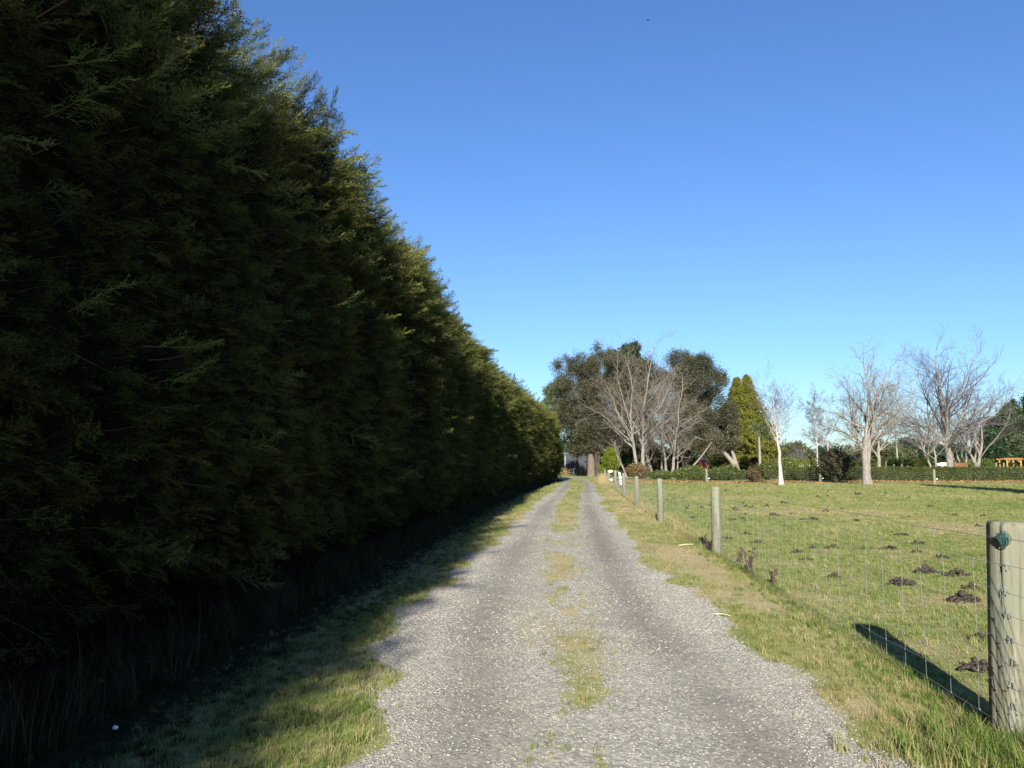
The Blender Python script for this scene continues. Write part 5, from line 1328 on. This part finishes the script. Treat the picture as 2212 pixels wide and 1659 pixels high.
g = Geo(); box(g, -1.24, 1.24, -.03, .05, 2.62, 2.80); link('top_rail', g.mesh('top_rail', M['red_dark']), ct)
# lettering on the right door: two rows of block characters, plus small marks and a yellow plate
CH = {'C': ['111', '100', '100', '100', '111'], 'A': ['111', '101', '111', '101', '101'], 'I': ['1', '1', '1', '1', '1'], 'U': ['101', '101', '101', '101', '111'], '2': ['111', '001', '111', '100', '111'], 'G': ['111', '100', '101', '101', '111'], '1': ['01', '11', '01', '01', '01'], 'T': ['111', '010', '010', '010', '010'], '7': ['111', '001', '001', '010', '010']}
def letters(txt, x, z, s, y=-.012):
    g = Geo()
    for chh in txt:
        if chh == ' ': x += s * 2.2; continue
        rows = CH[chh]
        for r_, row in enumerate(rows):
            for c_, b in enumerate(row):
                if b == '1': box(g, x + c_ * s, x + (c_ + 1) * s, y, y + .008, z - (r_ + 1) * s, z - r_ * s)
        x += (len(rows[0]) + .8) * s
    return g.mesh('lettering', M['white'])
link('lettering', letters('CAIU', .20, 2.15, .06), ct); link('lettering', letters('2G1', .42, 1.70, .075), ct); link('lettering', letters('T7', .55, .9, .05), ct); link('lettering', letters('CI', -1.0, 2.3, .05), ct)
g = Geo(); box(g, -.75, -.25, -.012, -.004, 1.55, 2.05); link('yellow_plate', g.mesh('yellow_plate', M['yellow']), ct)

# timber slat box
M['orange_wood'] = plain_mat('fresh_timber', (.20, .098, .040), .8, .3, 4, stretch=(.4, .4, 3)); M['pergola_wood'] = plain_mat('honey_timber', (.27, .15, .05), .8, .2, 4)
D = 105; bx = X(2074, D)
sb = thing('slat_box', (bx, D, 0), 'orange brown timber slat box behind the low hedge right of the biggest tree', 'bin')
sb_w = 1.0
for s in (-1, .12, 1):
    g = Geo(); box(g, s * sb_w - .06, s * sb_w + .06, -.06, .06, 0, 1.95); link('corner_post', g.mesh('corner_post', M['orange_wood']), sb)
for s in (-1, 1):
    g = Geo(); box(g, s * sb_w - .06, s * sb_w + .06, 1.4, 1.52, 0, 1.95); link('corner_post', g.mesh('corner_post', M['orange_wood']), sb)
for k in range(11):
    z = .1 + k * .17
    g = Geo(); box(g, -sb_w + .02, sb_w - .02, -.095, -.066, z, z + .10 + (.02 if k > 7 else 0)); link('slat', g.mesh('slat', M['orange_wood']), sb)
    g = Geo(); box(g, -sb_w + .02, sb_w - .02, 1.53, 1.56, z, z + .10); link('slat', g.mesh('slat', M['orange_wood']), sb)
g = Geo(); box(g, -1.35, 1.35, -.25, 1.7, 1.96, 2.06); link('roof', g.mesh('roof', M['orange_wood']), sb)
# pergola
D = 105; px0, px1 = X(2176, D), X(2206, D)
pg = thing('pergola', ((px0 + px1) / 2, D, 0), 'honey coloured timber pergola at the right edge behind the low hedge', 'pergola')
hw_ = (px1 - px0) / 2
for s in (-1, 1):
    for yb in (0, 1.6):
        g = Geo(); box(g, s * hw_ - .09, s * hw_ + .09, yb - .09, yb + .09, 0, 2.5); link('post', g.mesh('post', M['pergola_wood']), pg)
    g = Geo(); V = [(s * hw_ - s * .08, -.05, 2.0), (s * hw_ - s * .08, .05, 2.0), (s * hw_ - s * .55, .05, 2.49), (s * hw_ - s * .55, -.05, 2.49), (s * hw_ - s * .08, -.05, 2.15), (s * hw_ - s * .08, .05, 2.15), (s * hw_ - s * .42, .05, 2.49), (s * hw_ - s * .42, -.05, 2.49)]
    g.add(V, BOXF); link('brace', g.mesh('brace', M['pergola_wood']), pg)
for yb in (0, 1.6):
    g = Geo(); box(g, -hw_ - .45, hw_ + .45, yb - .06, yb + .06, 2.505, 2.66); link('beam', g.mesh('beam', M['pergola_wood']), pg)
for k in range(5):
    g = Geo(); q = -hw_ + k * hw_ / 2; box(g, q - .04, q + .04, -.35, 1.95, 2.665, 2.76); link('rafter', g.mesh('rafter', M['pergola_wood']), pg)
# white box on a white post
D = 93
bh = thing('post_box', (X(2036, D), D, 0), 'white box with a dark mark on a white post behind the low hedge', 'box')
g = Geo(); box(g, -.14, .14, -.1, .1, 0, 1.62); link('post', g.mesh('post', M['white']), bh)
g = Geo(); box(g, -.28, .42, -.2, .2, 1.625, 2.02); link('box', g.mesh('box', M['white']), bh)
g = Geo(); box(g, -.62, -.30, -.15, .15, 1.66, 1.95); link('side_box', g.mesh('side_box', M['white']), bh)
g = Geo(); box(g, .06, .2, -.206, -.202, 1.82, 1.95); link('mark', g.mesh('mark', M['black']), bh)
# stakes behind the low hedge
for k, (px, top_, Y, r_, lab) in enumerate(((1727.5, 1003.5, 88, .05, 'pale stake left one of three behind the left end of the low hedge'), (1731.5, 1001, 88, .05, 'tallest of three pale stakes behind the left end of the low hedge'), (1735, 1003, 90, .04, 'thinnest of three pale stakes behind the low hedge'),
                                        (1749, 1002, 92, .05, 'pale stake left of the silver birches'), (1773, 1004, 92, .05, 'pale stake at the foot of the silver birches'), (1931, 1003, 90, .07, 'green grey post just left of the power pole foot'), (1948, 1003, 90, .07, 'green grey post just right of the power pole foot'),
                                        (1914, 995, 100, .07, 'taller pale post right of the grey bare tree foot'), (2152, 1000, 90, .09, 'pale post left of the pergola, left one of two'), (2168.5, 1000, 90, .09, 'pale post beside the pergola, right one of two'))):
    g = Geo(); tubes(g, [(0, 0, -.05), (.02, 0, Zt(top_, Y))], [r_, r_], 8)
    o = link('stake', g.mesh('stake', M['post'])); o.location = (X(px, Y), Y, 0); tag(o, lab, 'stake', 'stakes and posts behind the low hedge')
print('done; objects', len(bpy.data.objects), 'tris', sum(len(m.polygons) for m in bpy.data.meshes))
